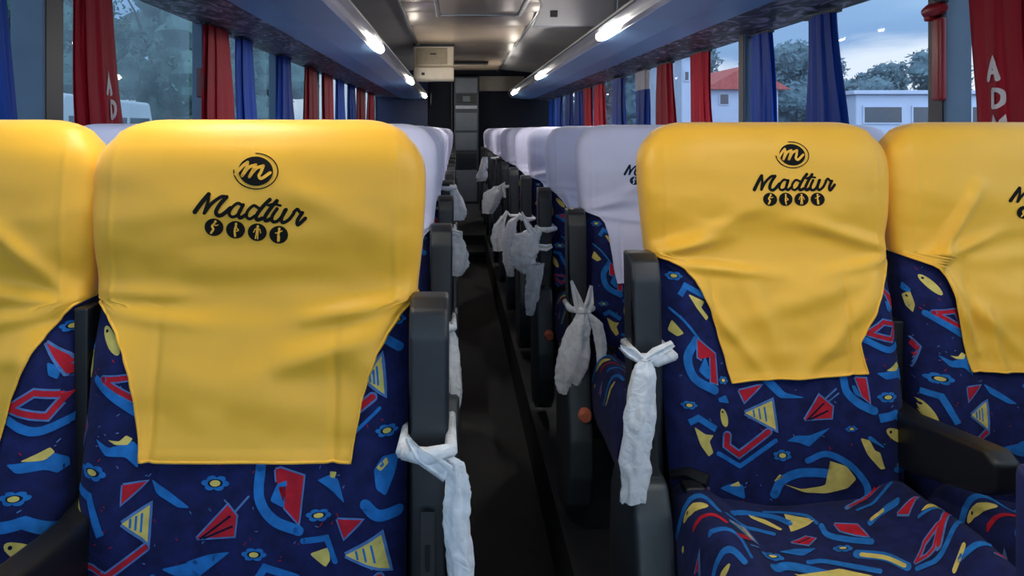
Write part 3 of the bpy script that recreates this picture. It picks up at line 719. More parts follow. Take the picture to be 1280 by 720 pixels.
# ceiling: bowed cross panels
m = MB()
m.box(XL-.06, XR+.06, Y0, Y1+.06, CEIL+.03, CEIL+.06, mi=1)
seams = [Y0, -.2, 1.3, 2.7, 4.1, 5.25, 5.7, 6.45, 7.7, 8.7, 9.7, 10.5, Y1]
for a, b in zip(seams, seams[1:]):
    n = 12; vs = []; fs = []
    for i in range(n+1):
        t = i/n; yy = a+.008+(b-a-.016)*t; zz = CEIL-.022*math.sin(PI*t)
        vs += [(-.40, yy, zz), (.62, yy, zz)]
    fs = [(2*i, 2*i+2, 2*i+3, 2*i+1) for i in range(n)]; m.add(vs, fs, 0)
m.add([(-.437, Y0, CEIL+.01), (XL, Y0, CEIL-.06), (XL, Y1, CEIL-.06), (-.437, Y1, CEIL+.01)], [(0, 1, 2, 3)], 1)
m.add([(.66, Y0, CEIL+.01), (XR, Y0, CEIL-.06), (XR, Y1, CEIL-.06), (.66, Y1, CEIL+.01)], [(0, 3, 2, 1)], 1)
struct('ceiling', m, [CEILM, CEILD], True, 'grey ceiling panels over the aisle', angle=30)
for x0, x1 in ((-.44, -.40), (.62, .66)):
    m = MB(); m.box(x0, x1, Y0, Y1, CEIL-.022, CEIL+.03, .006); m.box(x0+.016, x1-.016, Y0, Y1, CEIL-.024, CEIL-.02, mi=1); struct(f'trim_{tn}', m, [METAL, BLACKP], label='metal track along the ceiling'); tn += 1
m = MB(); m.box(-.14, -.12, Y0, 5.6, CEIL-.045, CEIL); m.box(.48, .50, 3.0, 5.6, CEIL-.045, CEIL)
hatch = MB(); hatch.box(-.16, -.13, 4.25, 5.62, CEIL-.05, CEIL-.01, .006); hatch.box(.47, .50, 4.25, 5.62, CEIL-.05, CEIL-.01, .006); hatch.box(-.13, .47, 5.59, 5.62, CEIL-.05, CEIL-.01, .006); hatch.box(-.13, .47, 4.25, 4.28, CEIL-.05, CEIL-.01, .006)
r = link('roof_hatch', None, None, (0, 0, 0)); tag(r, 'roof hatch with pale frame in the ceiling above the aisle', 'hatch')
link('hatch_frame', hatch.mesh('hatch_frame', [METAL], True, 40), r); m = MB(); m.box(-.128, .468, 4.285, 5.585, CEIL-.036, CEIL-.012, .004); link('hatch_lid', m.mesh('hatch_lid', [CEILM], True, 40), r)
m = MB(); m.box(-.25, .42, 9.55, 9.75, CEIL-.05, CEIL-.02, .01)
o = link('ceiling_vent', m.mesh('ceiling_vent', [PLAST], True, 40)); tag(o, 'thin dark slot vent across the ceiling near the rear', 'vent')

# ------------------------------------------------------------------ racks
def rack(sx, outer, bnd, inner, top, lamps, yend, name):
    O = [outer[0], CZ+outer[1]]; Bn = [bnd[0], CZ+bnd[1]]; I = [inner[0], CZ+inner[1]]; T = [top[0], CZ+top[1]]
    root = link('luggage_rack', None, None, (O[0], Y0, O[1])); tag(root, name, 'luggage rack')
    inv = Vector((-O[0], -Y0, -O[1]))
    def strip(n, pts, th, m_, parent, y0=Y0, y1=yend, bev=0):
        mb = MB(); up = th
        pf = list(pts)+[(p[0], p[1]+up) for p in reversed(pts)]
        mb.prism(pf, y0, y1, bev=bev, axis='y'); mb.v = [tuple(Vector(v)+inv) for v in mb.v]
        return link(n, mb.mesh(n, [m_]), parent)
    s = -sx
    strip('underside_lining', [(O[0], O[1]), (Bn[0], Bn[1])], .02, MARBLE, root)
    mid = ((Bn[0]*.5+I[0]*.5), (Bn[1]+I[1])/2-.012)
    strip('front_panel', [(Bn[0]-s*.003, Bn[1]-.006), mid, (I[0]+s*.0, I[1])], .018, RACKB, root)
    # aluminium light channel
    mb = MB(); d = Vector((T[0]-I[0], T[1]-I[1])); nrm = Vector((-d.y, d.x)).normalized()*(-s if sx < 0 else -s)
    nrm = Vector((s*abs(nrm.x), -abs(nrm.y)))*1
    pf = [(I[0], I[1]+.002), (I[0]+d.x*.3+nrm.x*.006, I[1]+d.y*.3+nrm.y*.006), (I[0]+d.x*.55+nrm.x*.002, I[1]+d.y*.55+nrm.y*.002), (T[0], T[1]), (T[0]-s*.02, T[1]+.004), (I[0]-s*.03, I[1]+.02)]
    mb.prism(pf, Y0, yend, axis='y'); mb.v = [tuple(Vector(v)+inv) for v in mb.v]
    ch = link('light_channel', mb.mesh('light_channel', [METAL]), root)
    mb = MB(); mb.box(*sorted((T[0]-s*.02, O[0])), Y0, yend, max(O[1], T[1])+.022, max(O[1], T[1])+.036); mb.v = [tuple(Vector(v)+inv) for v in mb.v]
    link('shelf', mb.mesh('shelf', [CEILD]), root)
    for y, ln in lamps:
        mb = MB(); c = Vector((I[0]+d.x*.42+nrm.x*.012, 0, I[1]+d.y*.42+nrm.y*.012))
        R = .024; pts = [(c.x, y-ln/2, c.z), (c.x, y-ln/2+.015, c.z), (c.x, y+ln/2-.015, c.z), (c.x, y+ln/2, c.z)]
        mb.tube(pts, [R*.6, R, R, R*.6], 14); mb.v = [tuple(Vector(v)+inv) for v in mb.v]
        link('lamp_tube', mb.mesh('lamp_tube', [LAMP], True), ch)['label'] = 'lit white lamp'
rack(-1, (XL, .50), (-.85, .486), (-.486, .464), (-.436, .519), [(-1.9, .6) if False else (1.05, .42), (4.1, .42), (7.1, .42), (10.2, .42)], 11.0, 'left overhead rack with blue face, marbled underside and lamps')
rack(1, (XR, .444), (1.14, .470), (.82, .493), (.775, .556), [(.65, .42), (3.78, .42), (6.85, .42), (9.95, .42)], 11.0, 'right overhead rack with blue face, marbled underside and lamps')

# ------------------------------------------------------------------ ceiling boxes
def crt():
    r = link('monitor_housing', None, None, (-.25, 7.8, CEIL-.02)); tag(r, 'beige box-shaped monitor housing hanging from the ceiling left of centre', 'monitor housing')
    m = MB(); w = .217
    m.prism([(.0, 0), (.5, 0), (.5, -.12), (.12, -.385), (-.02, -.385), (-.05, -.36), (-.05, -.24), (.0, -.22)], -w, w, bev=.015); link('shell', m.mesh('shell', [BEIGE], True, 40), r)
    m = MB(); m.box(-w+.03, w-.07, -.012, .01, -.205, -.03, .006); link('screen_cover', m.mesh('screen_cover', [mat('tan_plastic', (150, 138, 116), .45)], True, 40), r)
    m = MB(); m.box(-.04, .03, -.018, -.008, -.10, -.085); link('badge', m.mesh('badge', [PLAST]), r)
    m = MB(); m.box(-.13, -.095, -.056, -.048, -.325, -.295, .003); link('socket', m.mesh('socket', [BLACKP]), r)
    m = MB(); m.box(-w-.005, w+.005, -.03, .5, -.012, .018, .004); link('mounting_plate', m.mesh('mounting_plate', [PLAST]), r)
crt()
r = link('monitor_housing', None, None, (.72, 4.4, CEIL+.002)); tag(r, 'grey housing with small dark latch by the right rack, cut by the photo top', 'monitor housing')
m = MB(); m.prism([(-.245, .0), (-.20, -.17), (-.255, -.302), (.23, -.302), (.252, -.28), (.25, -.1), (.24, .0)], 0, .07, bev=.012, axis='y'); link('shell', m.mesh('shell', [GREYPL], True, 40), r)
m = MB(); m.box(-.15, -.105, -.008, .002, -.245, -.205, .003); link('latch', m.mesh('latch', [BLACKP]), r)
m = MB(); m.tube([(.245, -.002, -.30), (.262, -.004, -.22), (.266, -.004, -.12), (.258, -.004, 0)], .006, 8); link('edge_strip', m.mesh('edge_strip', [WHITEP], True), r)

# ------------------------------------------------------------------ rear end
m = MB(); m.box(XL, -.448, Y1-.12, Y1, .21, CEIL, .004); o = link('bulkhead', m.mesh('bulkhead', [BULKN])); tag(o, 'navy blue rear partition panel beside the left windows', 'partition')
r = link('rear_door', None, None, (-.25, Y1-.06, .21)); tag(r, 'dark navy narrow door left of the grey rear cabinet', 'door')
m = MB(); m.box(-.19, .185, -.03, .03, .0, CEIL-.21, .004); link('door_leaf', m.mesh('door_leaf', [BULKD]), r)
m = MB(); m.tube([(-.15, -.045, 1.52), (-.15, -.06, 1.55), (-.15, -.06, 1.68), (-.15, -.045, 1.71)], .008, 8); link('door_handle', m.mesh('door_handle', [METAL], True), r)
m = MB(); m.box(.165, .185, -.05, -.025, .0, 2.0, .004); link('door_frame', m.mesh('door_frame', [PLAST]), r)
r = link('rear_cabinet', None, None, (.145, Y1-.2, .21)); tag(r, 'tall grey cabinet at the end of the aisle with doors and grille', 'cabinet')
def zpx(y): return CZ-.21-(y-VY)*11.05/F
m = MB(); m.box(-.19, .19, .0, .19, 0, zpx(96), .006); link('body', m.mesh('body', [mat('dark_cabinet_body', (40, 46, 54), .5)], True, 40), r)
for nm, a, b, mt in (('upper_panel', 98, 116, CABG), ('upper_door', 141, 163, CABG), ('middle_door', 166, 188, CABG), ('lower_panel', 213, 252, CABG)):
    m = MB(); m.box(-.165, .165, -.012, .004, zpx(b), zpx(a), .005); link(nm, m.mesh(nm, [mt], True, 40), r)
m = MB(); m.box(-.15, .15, -.02, .004, zpx(129), zpx(118), .006); m.box(-.055, .06, -.026, -.018, zpx(127), zpx(120), .004, mi=1); sp = link('radio_unit', m.mesh('radio_unit', [BLACKP, CABG], True, 40), r)
for sx in (-1, 1):
    m = MB(); m.tube([(sx*.105, -.018, zpx(123.5)), (sx*.105, -.034, zpx(123.5))], .05, 20); link('speaker', m.mesh('speaker', [BLACKP], True, 40), sp)
m = MB()
for k in range(8): m.box(-.15, .15, -.016, .0, zpx(192+k*2.4)-.009, zpx(192+k*2.4)+.003)
g = link('grille', m.mesh('grille', [PLAST]), r); m = MB(); m.box(-.165, .165, -.01, -.002, zpx(136), zpx(132), .002); link('shelf_strip', m.mesh('shelf_strip', [METAL]), r)
m = MB(); m.box(.35, 1.05, Y1-.05, Y1-.001, CZ+.60, CZ+.83, .004); struct('trim_60', m, mat('dim_beige_panel', (104, 98, 88), .5), label='dim beige panel high on the rear wall')

# ------------------------------------------------------------------ partition, hammer
m = MB(); m.box(.4615, XR-.01, .575, .60, .21, 1.075, .01); o = link('guard_panel', m.mesh('guard_panel', [mat('navy_panel', (22, 32, 88), .6)], True, 40)); tag(o, 'plain navy guard panel at the lower right edge of the photo', 'panel')
r = link('emergency_hammer', None, None, (1.349, 1.995, 1.52)); tag(r, 'red emergency hammer on the post between the right-hand blue and red curtains', 'hammer', 'emergency hammers')
m = MB(); m.box(-.022, .0, -.016, .022, -.09, .14, .008); link('handle', m.mesh('handle', [REDPL], True, 40), r)
m = MB(); m.tube([(-.014, -.025, .165), (-.014, -.01, .165), (-.014, .03, .165), (-.014, .048, .160)], [.010, .018, .02, .018], 14); m.box(-.026, .0, .03, .05, .135, .172, .008); link('head', m.mesh('head', [REDPL], True, 40), r)
m = MB(); m.box(-.022, .002, -.02, .03, .18, .20, .003); link('bracket', m.mesh('bracket', [PLAST], True, 40), r)
r = link('emergency_hammer', None, None, (-1.195, 3.36, 1.5)); tag(r, 'small dark red hammer holder left of the second red curtain, left side', 'hammer', 'emergency hammers')
m = MB(); m.box(-.01, .018, -.03, .045, -.001, .135, .006); link('handle', m.mesh('handle', [mat('dark_red_plastic', (84, 24, 36), .45)], True, 40), r)
m = MB(); m.box(.015, .024, -.03, .005, .03, .10, .004); link('head', m.mesh('head', [BLACKP], True, 40), r)

# ------------------------------------------------------------------ curtains
def curtain(x, ya, yb, yta, ytb, mt, label, side, letters=None, ztop=None, zbot=1.02, white_top=False, seed=0):
    """pleated bundle: ya..yb its span along the bus at the bottom, yta..ytb at the top"""
    mb = MB(); n = 96; rows = 22; zt = ztop or (CZ+(.49 if side < 0 else .43)); vs = []
    pl = 7 + seed % 3; wx = .028
    for j in range(rows+1):
        t = j/rows; z = zt+(zbot-zt)*t; s = t**1.25
        a = yta+(ya-yta)*s; b = ytb+(yb-ytb)*s; cy = (a+b)/2; hy = abs(b-a)/2; cy += hy*.16*math.sin(t*4.2+seed*1.7)*t; hy *= 1+.10*math.sin(t*5+seed*2.3)
        for i in range(n):
            th = 2*PI*i/n
            f = 1+.13*math.sin(pl*th+seed+.8*math.sin(2.2*t+seed))+.05*math.sin((pl*2+1)*th+seed*2+t*2)
            vs.append((x+wx*f*math.cos(th)*(.8+.4*t), cy+hy*f*.95*math.sin(th), z))
    fs = [(j*n+i, j*n+(i+1) % n, (j+1)*n+(i+1) % n, (j+1)*n+i) for j in range(rows) for i in range(n)]
    fs.append(tuple(range(n))[::-1]); fs.append(tuple(rows*n+i for i in range(n)))
    mb.add(vs, fs)
    if white_top:
        mb.m = [1 if (k < rows*n and k//n < 4) else 0 for k in range(len(mb.f))]
    cyl = (ya+yb)/2
    o = link('curtain', None, None, (x, cyl, zbot)); tag(o, label, 'curtain', ('red' if mt is RED_C else 'blue')+' side window curtains')
    inv = Vector((-x, -cyl, -zbot)); bvh = bvh_of(mb)
    wv = [Vector(v) for v in mb.v]
    mb.v = [tuple(Vector(v)+inv) for v in mb.v]
    link('drape', mb.mesh('drape', [mt, PATCHW], True, 50), o)
    rod = MB(); rod.box(-.012, .012, yta-cyl-.02, ytb-cyl+.02, zt-zbot-.004, zt-zbot+.008); link('heading_tape', rod.mesh('heading_tape', [PLAST]), o)
    if letters:
        lm = MB()
        def cast(y, z, off):
            c = Vector((0, 0, CZ)); h = bvh.ray_cast(Vector((x-side*.35, y, z)), Vector((side, 0, 0)))
            return None if h[0] is None else h[0]+Vector((-side, 0, 0))*(off+.0015)+inv
        pr = Print(lm, lambda a, b: (a, b), cast); pr.unit = lambda: 1
        for ch, yc, zc, s in letters:
            sg = -side   # reading direction along the bus
            q = lambda u, v: (yc+sg*u*s, zc+v*s)
            if ch == 'A': pr.line([q(-.32, -.5), q(0, .5), q(.32, -.5)], .26*s, 0, 1, smooth=False); pr.line([q(-.22, -.16), q(.22, -.16)], .2*s, 0, 1, smooth=False)
            if ch == 'D': pr.line([q(-.28, -.45), q(-.28, .45)], .26*s, 0, 1, smooth=False); pr.line([q(-.28, .45), q(.1, .42), q(.32, .2), q(.32, -.2), q(.1, -.42), q(-.28, -.45)], .24*s, 0, 1)
            if ch == 'M': pr.line([q(-.35, -.5), q(-.3, .5), q(0, -.1), q(.3, .5), q(.35, -.5)], .22*s, 0, 1, smooth=False)
        link('lettering', lm.mesh('lettering', [PATCHW]), o)
CXR, CXL = 1.378, -1.17
def yr(px): return CXR*F/(px-VX)
def yl(px): return CXL*F/(px-VX)
def cR(b0, b1, t0, t1, *a, **k): curtain(CXR, yr(b1), yr(b0), yr(t1), yr(t0), *a, **k)
def cL(b0, b1, t0, t1, *a, **k): curtain(CXL, yl(b0), yl(b1), yl(t0), yl(t1), *a, **k)
cR(1222, 1330, 1214, 1290, RED_C, 'red curtain with white letters at the top right edge of the photo', 1, letters=[('A', 1.81, 1.502, .05), ('D', 1.795, 1.428, .047), ('M', 1.79, 1.353, .052)], seed=1)
cR(1010, 1067, 1012, 1045, BLU_C, 'wide blue curtain mid-window, above the nearest right yellow seat', 1, seed=2)
cR(944, 980, 941, 962, BLU_C, 'blue curtain hugging the second post on the right side', 1, seed=3)
cR(868, 895, 865, 886, RED_C, 'nearer of the two bright red curtains left of the right yellow seat', 1, seed=4)
cR(821, 844, 822, 840, RED_C, 'farther bright red curtain, just beyond its twin on the right side', 1, seed=5)
cR(798, 813, 796, 810, BLU_C, 'blue curtain with pale top on the right side, past the red pair', 1, seed=6, white_top=True)
cR(766, 785, 767, 780, BLU_C, 'dark blue curtain far along the right side, before the white-topped one', 1, seed=7)
cR(745, 758, 744, 755, RED_C, 'nearer small red curtain far along the right windows', 1, seed=8)
cR(730, 741, 730, 739, RED_C, 'farthest small red curtain on the right side', 1, seed=9)
cR(718, 729, 719, 728, BLU_C, 'nearest of the four tiny blue curtains at the right rear', 1, seed=10)
cR(707, 716, 708, 715, BLU_C, 'second of the four tiny blue curtains at the right rear', 1, seed=11)
cR(695, 704, 696, 703, BLU_C, 'third of the four tiny blue curtains at the right rear', 1, seed=12)
cR(686, 692, 687, 692, BLU_C, 'last tiny blue curtain at the right rear corner', 1, seed=13)
cL(-14, 29, -30, -2, BLU_C, 'navy curtain at the upper left edge of the photo', -1, seed=3)
cL(112, 161, 92, 138, RED_C, 'long red curtain with white letters leaning beside the left post', -1, letters=[('A', 2.365, 1.50, .062), ('D', 2.39, 1.416, .06)], seed=2)
cL(262, 297, 255, 285, RED_C, 'second red curtain along the left windows, without letters', -1, seed=5)
cL(299, 328, 297, 313, BLU_C, 'navy curtain right next to the second red curtain, left side', -1, seed=6)
cL(343, 371, 348, 362, BLU_C, 'blue curtain alone between navy and red ones, left side', -1, seed=7)
cL(381, 398, 382, 394, RED_C, 'nearer of the middle pair of red curtains, left side', -1, seed=8)
cL(404, 419, 404, 415, RED_C, 'farther of the middle pair of red curtains, left side', -1, seed=9)
cL(420, 431, 420, 430, BLU_C, 'nearer of two small bright blue curtains, left side', -1, seed=10)
cL(435.5, 445, 435.5, 443, BLU_C, 'farther of two small bright blue curtains, left side', -1, seed=11)
cL(446, 457, 447, 456, RED_C, 'nearer of the last two tiny red curtains, left side', -1, seed=12)
cL(459, 467, 460, 467, RED_C, 'last tiny red curtain next to the navy rear partition', -1, seed=13)

# ------------------------------------------------------------------ plastic bags
def bag(barx, Y, strands, band_py, label, ears=(), seed=0, band=True):
    """strands: lists of (px, py, half width px) at distance Y"""
    rt = P(barx, band_py, Y); root = link('plastic_bag', None, None, rt); tag(root, label, 'plastic bag', 'plastic bags tied to the aisle armrests')
    for si, (st, dy) in enumerate(strands):
        mb = MB(); n = 28; pts = []
        for (a, b) in zip(st, st[1:]):
            for k in range(8):
                t = k/8; pts.append([a[q]+(b[q]-a[q])*t for q in range(3)])
        pts.append(list(st[-1])); vs = []
        for j, (px, py, hw) in enumerate(pts):
            c = P(px, py, Y)+Vector((0, dy, 0)); w = hw*Y/F
            for i in range(n):
                th = 2*PI*i/n
                nz = noise.noise(Vector((math.cos(th)*2+seed, math.sin(th)*2+si*3, j*.16)))
                n2 = abs(noise.noise(Vector((math.cos(th)*4+seed*2, math.sin(th)*4, j*.33+si)))); f = 1+.14*math.sin(5*th+j*.12+seed)+.3*nz-.45*n2+.1
                vs.append(c+Vector((w*f*math.cos(th), w*.55*f*math.sin(th), w*.2*nz))-rt)
        r = len(pts); fs = [(j*n+i, j*n+(i+1) % n, (j+1)*n+(i+1) % n, (j+1)*n+i) for j in range(r-1) for i in range(n)]
        fs.append(tuple(range(n))); mb.add(vs, fs); link('film' if si == 0 else 'tail', mb.mesh('film', [FILM], True), root)
    for e in ears:
        mb = MB(); A = [P(px, py, Y)+Vector((0, -.075, 0))-rt for px, py, w in e]; n = 8; vs = []
        for i, p in enumerate(A):
            w = e[i][2]*Y/F; d = (A[min(i+1, len(A)-1)]-A[max(i-1, 0)]).normalized(); nn = Vector((-d.z, 0, d.x))
            for k in range(n+1):
                u = -1+2*k/n; vs.append(p+nn*w*u+Vector((0, .006*math.cos(u*5+i), 0)))
        fs = [(i*(n+1)+k, i*(n+1)+k+1, (i+1)*(n+1)+k+1, (i+1)*(n+1)+k) for i in range(len(A)-1) for k in range(n)]
        mb.add(vs, fs); link('ear', mb.mesh('ear', [FILM], True), root)
    if band:
        mb = MB(); bx = (.353 if barx > VX else -.0385); z = rt.z; hw = .031; yb = Y+.02
        bot = Y; lp = [(bx-hw, bot-.062, z), (bx-hw, bot+.045, z-.004), (bx+hw, bot+.045, z+.004), (bx+hw, bot-.062, z+.003), (bx, bot-.07, z-.002), (bx-hw, bot-.062, z)]
        mb.tube([Vector(p)-rt for p in lp], [.009, .008, .007, .009, .012, .009], 8); link('band', mb.mesh('band', [FILM], True), root)
# right side
bag(790, 1.34, [([(792, 432, 5), (789, 446, 13), (785, 500, 16), (781, 550, 17), (777, 598, 13)], -.085)], 434, 'white bag knotted on the nearest right armrest, hanging long and thin', ears=[[(792, 436, 5), (776, 426, 7), (764, 418, 3)], [(792, 436, 5), (806, 426, 6), (826, 414, 3)], [(778, 570, 10), (772, 590, 7), (765, 602, 3)]], seed=1)
bag(722, 2.10, [([(722, 382, 5), (718, 398, 12), (712, 430, 17), (707, 460, 16), (704, 478, 10)], -.085), ([(727, 382, 4), (739, 395, 7), (745, 420, 6), (746, 444, 5)], -.075)], 380, 'white bag with two pointed ears on the second right armrest', ears=[[(722, 385, 7), (716, 366, 5), (709, 344, 1.5)], [(724, 388, 7), (731, 370, 5), (733, 350, 1.5)]], seed=2)
bag(676, 2.87, [([(668, 282, 4), (660, 290, 13), (654, 310, 16), (653, 328, 14), (660, 338, 9)], -.06), ([(666, 325, 9), (665, 350, 9), (662, 375, 7), (660, 388, 4)], -.075)], 284, 'bulky white bag with long tail on the third right armrest', ears=[[(670, 305, 4), (680, 306, 4), (687, 303, 2)], [(664, 290, 5), (656, 276, 3), (650, 262, 1)]], seed=3)
bag(652, 3.64, [([(645, 270, 3), (639, 276, 6), (636, 300, 7), (635, 325, 7), (637, 343, 4)], -.05)], 272, 'narrow white bag hanging from the fourth right armrest', ears=[[(642, 274, 3), (648, 267, 3), (658, 272, 2)]], seed=4)
bag(640, 4.41, [([(630, 268, 3), (624, 280, 6), (621, 298, 7.5), (621, 312, 6)], -.05)], 268, 'small dull white bag low beside the fifth right armrest', ears=[[(628, 272, 3), (633, 262, 2)]], seed=5)
bag(629, 5.18, [([(622, 232, 5), (617, 240, 10), (612, 254, 10), (609, 266, 6)], -.05)], 232, 'crumpled white bag on the sixth right armrest', ears=[[(622, 236, 4), (628, 228, 3), (630, 246, 2)]], seed=6)
bag(612, 6.72, [([(606, 196, 2.5), (604, 208, 5), (602, 222, 6), (601, 226, 5)], -.05)], 197, 'farthest white bag on the right side, small and triangular', seed=7)
# left side
bag(537, .985, [([(553, 548, 7), (566, 556, 11), (573, 590, 14), (571, 630, 14), (575, 680, 14), (580, 730, 12)], -.05)], 540, 'long white bag hanging into the aisle from the nearest left armrest', ears=[[(560, 560, 11), (544, 549, 12), (526, 538, 10), (514, 519, 3)]], seed=8)
bag(550, 1.75, [([(560, 396, 3), (565, 415, 7), (567, 445, 8), (569, 480, 8), (566, 512, 5)], -.05)], 402, 'white bag on the second left armrest, its strip showing past the armrest', seed=9)
bag(557, 2.52, [([(564, 282, 3), (570, 296, 9), (574, 315, 11), (573, 332, 10), (570, 342, 6)], -.04), ([(561, 325, 4), (561, 350, 4), (560, 372, 3)], -.05)], 286, 'puffed white bag on the third left armrest', ears=[[(566, 286, 3), (576, 288, 3), (577, 296, 1)]], seed=10)
bag(561, 3.29, [([(566, 230, 3), (570, 245, 6), (575, 262, 9), (572, 274, 7)], -.04)], 234, 'small pointed white bag on the fourth left armrest', seed=11)

# ------------------------------------------------------------------ outside
GZ = -1.3
m = MB(); m.box(-90, 120, -40, 160, GZ-.3, GZ); struct('ground', m, GROUNDM)
def tree(x, y, h, r, leaf, label, seed, trunkw=.16, n=2200, ls=.16):
    rnd = random.Random(seed); root = link('tree', None, None, (x, y, GZ)); tag(root, label, 'tree', 'trees outside the windows')
    m = MB(); m.tube([(0, 0, 0), (.1*r, 0, h*.3), (-.05*r, .1, h*.6), (0, 0, h*.85)], [trunkw, trunkw*.8, trunkw*.6, trunkw*.2], 10)
    for k in range(4):
        a = rnd.uniform(0, 6.28); m.tube([(0, 0, h*.35+k*.1*h), (math.cos(a)*r*.4, math.sin(a)*r*.4, h*.55+k*.08*h), (math.cos(a)*r*.75, math.sin(a)*r*.75, h*.68+k*.06*h)], [trunkw*.45, trunkw*.3, trunkw*.1], 7)
    link('trunk', m.mesh('trunk', [BARK], True), root)
    m = MB(); blobs = [(rnd.gauss(0, r*.42), rnd.gauss(0, r*.42), h*.62+rnd.uniform(-.34, .3)*h, r*rnd.uniform(.32, .55)) for _ in range(16)]
    for _ in range(n):
        b = rnd.choice(blobs); d = Vector((rnd.gauss(0, 1), rnd.gauss(0, 1), rnd.gauss(0, 1))).normalized()*b[3]*rnd.uniform(.75, 1.15)
        c = Vector(b[:3])+Vector((d.x, d.y, d.z*.8)); u = Vector((rnd.gauss(0, 1), rnd.gauss(0, 1), rnd.gauss(0, 1))).normalized(); v = u.orthogonal().normalized(); s = ls*rnd.uniform(.6, 1.4)
        m.add([c-u*s, c+v*s*.5, c+u*s, c-v*s*.5], [(0, 1, 2, 3)])
    for b in blobs:
        bm = bmesh.new(); bmesh.ops.create_icosphere(bm, subdivisions=3, radius=b[3]*.76)
        for v in bm.verts: v.co = v.co*(1+.35*noise.noise(v.co*2.2/b[3]+Vector((seed, 0, 0))))+Vector(b[:3])
        m.addbm(bm)
    link('crown', m.mesh('crown', [leaf]), root)
LT = [(-9.5, 1.0, 8.0, 2.6, 'tree outside at the left edge of the photo'), (-12, 9.0, 8.5, 2.8, 'broad dark tree outside behind the left post and the leaning red curtain'), (-14.5, 16.5, 9.5, 3.0, 'dark tree outside between the leaning and second red curtains'), (-13.5, 24.5, 10, 3.2, 'leafy tree outside the left windows beside the navy curtain'),
      (-14, 33, 11, 3.5, 'tree outside the middle of the left windows'), (-14, 42, 12, 3.7, 'tree farther along outside the left windows'), (-15, 52, 13, 4.2, 'farthest tree outside the left windows'), (-24, 22, 13, 4.3, 'tall tree in the second line outside the left windows'), (-26, 36, 14, 4.8, 'far tall tree in the second line outside the left windows'), (-22, 9, 12, 4.2, 'tall tree behind the first post, second line outside the left windows')]
for i, (x, y, h, r, lb) in enumerate(LT): tree(x, y, h, r, LEAF1 if i % 2 else LEAF2, lb, 11+i, n=4500, ls=.08)
RT = [(36, 54, 8.0, 3.1, 'round hazy tree over the white building, nearest the post'), (28.5, 52, 6.6, 2.6, 'low hazy tree over the left end of the white building'), (38, 66, 9.0, 3.1, 'hazy tree over the middle of the white building'), (22.5, 48, 8.2, 3.0, 'hazy tree seen between the two blue curtains'), (18.0, 64, 9.0, 3.2, 'hazy tree left of the two blue curtains'), (29, 72, 10.0, 3.0, 'hazy tree in the second line between the two blue curtains'), (15.2, 46, 8.0, 2.4, 'hazy tree behind the red-roofed house'),
      (9.5, 42, 9.5, 2.8, 'green tree seen past the pair of red curtains'), (6.5, 52, 9, 2.8, 'far green tree beyond the white-topped curtain'), (46, 56, 8, 3.0, 'hazy tree seen right of the post')]
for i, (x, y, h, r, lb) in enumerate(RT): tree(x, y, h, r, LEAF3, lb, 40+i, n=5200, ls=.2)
# white building
def bld(name, x0, x1, y0, y1, z1, wins, label, roof=None, cat='building'):
    r = link(name, None, None, ((x0+x1)/2, y0, GZ)); tag(r, label, cat); cx = (x0+x1)/2
    m = MB(); m.box(x0-cx, x1-cx, 0, y1-y0, 0, z1-GZ, .05); link('walls', m.mesh('walls', [WHITEP]), r)
    m = MB(); m.box(x0-cx-.15, x1-cx+.15, -.15, y1-y0+.15, z1-GZ, z1-GZ+.12, .02)
    if roof:
        m = MB(); m.prism([(x0-cx-.4, z1-GZ), (x1-cx+.4, z1-GZ), (0, z1-GZ+roof)], -.3, y1-y0+.3, axis='y')
    link('roof', m.mesh('roof', [ROOFR if roof else WHITEP]), r)
    for (a, b, c, d) in wins:
        m = MB(); m.box(a-cx-.05, b-cx+.05, -.04, .02, c-GZ-.05, d-GZ+.05); w = link('window', m.mesh('window', [WHITEP]), r)
        m = MB(); m.box(a-cx, b-cx, -.05, -.02, c-GZ, d-GZ); link('pane', m.mesh('pane', [DGLASS]), w)
def wx(px, Y): return (px-VX)*Y/F
def wz(py, Y): return CZ-(py-VY)*Y/F
Yb = 22
bld('white_building', wx(1070, Yb), wx(1330, Yb), Yb, Yb+1.5, wz(118, Yb), [(wx(1080, Yb), wx(1126, Yb), wz(153, Yb), wz(134, Yb)), (wx(1141, Yb), wx(1190, Yb), wz(153, Yb), wz(134, Yb)), (wx(1215, Yb), wx(1260, Yb), wz(153, Yb), wz(134, Yb))], 'low white building with dark windows seen between right curtain and post')
Yb = 30
bld('house', wx(888, Yb), wx(925, Yb)+1.6, Yb, Yb+5, wz(112, Yb), [(wx(900, Yb), wx(910, Yb), wz(130, Yb), wz(118, Yb))], 'pale house with red roof left of the second right post', roof=1.0)
Yb = 24
bld('pink_house', wx(852, Yb), wx(866, Yb), Yb, Yb+6, wz(70, Yb), [(wx(856, Yb), wx(860, Yb), wz(100, Yb), wz(90, Yb))], 'tall pale house sliver beside the nearer bright red curtain')
# parked van and low wall on the left
def van():
    r = link('parked_van', None, None, (-7.8, 14.9, GZ)); tag(r, 'pale parked van outside beyond the leaning red curtain', 'van')
    m = MB(); m.prism([(-2.4, .35), (2.4, .35), (2.45, 1.4), (1.9, 1.75), (1.3, 3.25), (-2.2, 3.3), (-2.4, 3.1)], -.9, .9, bev=.08); link('body', m.mesh('body', [TANV], True, 40), r)
    for y0, y1 in ((-2.1, -1.1), (-.95, .15), (.3, 1.25)):
        m = MB(); m.box(.89, .915, y0, y1, 2.15, 2.9, .01); link('side_window', m.mesh('side_window', [DGLASS]), r)
    for y in (-1.5, 1.5):
        m = MB(); m.tube([(.65, y, .36), (.93, y, .36)], .36, 24); link('wheel', m.mesh('wheel', [BLACKP], True, 40), r)
van()

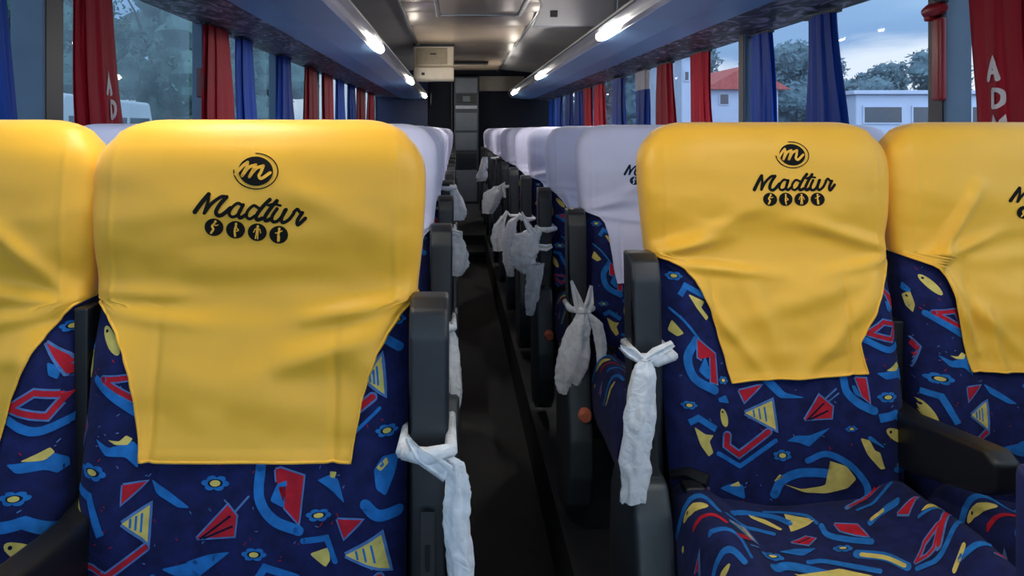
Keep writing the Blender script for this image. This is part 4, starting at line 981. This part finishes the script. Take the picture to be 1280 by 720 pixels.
# ------------------------------------------------------------------ world
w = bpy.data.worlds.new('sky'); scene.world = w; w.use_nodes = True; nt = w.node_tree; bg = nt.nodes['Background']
tc = nt.nodes.new('ShaderNodeTexCoord'); mp = nt.nodes.new('ShaderNodeMapping'); mp.inputs['Scale'].default_value = (1.2, 1.2, 7)
nt.links.new(tc.outputs['Generated'], mp.inputs[0])
n = nt.nodes.new('ShaderNodeTexNoise'); n.inputs['Scale'].default_value = 1.6; n.inputs['Detail'].default_value = 6; n.inputs['Distortion'].default_value = .5
nt.links.new(mp.outputs[0], n.inputs['Vector'])
sx = nt.nodes.new('ShaderNodeSeparateXYZ'); nt.links.new(tc.outputs['Generated'], sx.inputs[0])
ad = nt.nodes.new('ShaderNodeMath'); ad.operation = 'MULTIPLY_ADD'; ad.inputs[1].default_value = .16; nt.links.new(n.outputs['Fac'], ad.inputs[0]); nt.links.new(sx.outputs['Z'], ad.inputs[2])
cr = nt.nodes.new('ShaderNodeValToRGB'); e = cr.color_ramp.elements
e[0].position = .0; e[0].color = srgb(150, 175, 205); e[1].position = 1; e[1].color = srgb(205, 226, 244)
for p, c in ((.09, (170, 195, 225)), (.12, (226, 234, 244)), (.165, (222, 232, 244)), (.185, (128, 165, 208)), (.22, (138, 175, 216)), (.27, (170, 206, 232)), (.34, (186, 220, 240)), (.6, (200, 222, 244))):
    x = e.new(p); x.color = srgb(*c)
nt.links.new(ad.outputs[0], cr.inputs[0]); nt.links.new(cr.outputs[0], bg.inputs[0]); 
st = nt.nodes.new('ShaderNodeMapRange'); st.inputs[1].default_value = .1; st.inputs[2].default_value = -.6; st.inputs[3].default_value = .92; st.inputs[4].default_value = 2.3  # extra sky strength behind the camera, added to light the interior from the front
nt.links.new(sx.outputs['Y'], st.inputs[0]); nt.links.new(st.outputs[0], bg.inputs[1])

# ------------------------------------------------------------------ camera
cd = bpy.data.cameras.new('camera'); cam = bpy.data.objects.new('camera', cd); col.objects.link(cam)
cam.location = (0, 0, CZ); cam.rotation_euler = (PI/2, 0, 0)
cd.sensor_width = 36; cd.lens = F/1280*36; cd.shift_x = (640-VX)/1280; cd.shift_y = -(360-VY)/1280; cd.clip_start = .02; cd.clip_end = 400
scene.camera = cam
vs_ = scene.view_settings; vs_.view_transform = 'Standard'; vs_.look = 'None'; vs_.gamma = 1; vs_.use_curve_mapping = False; vs_.exposure = .36
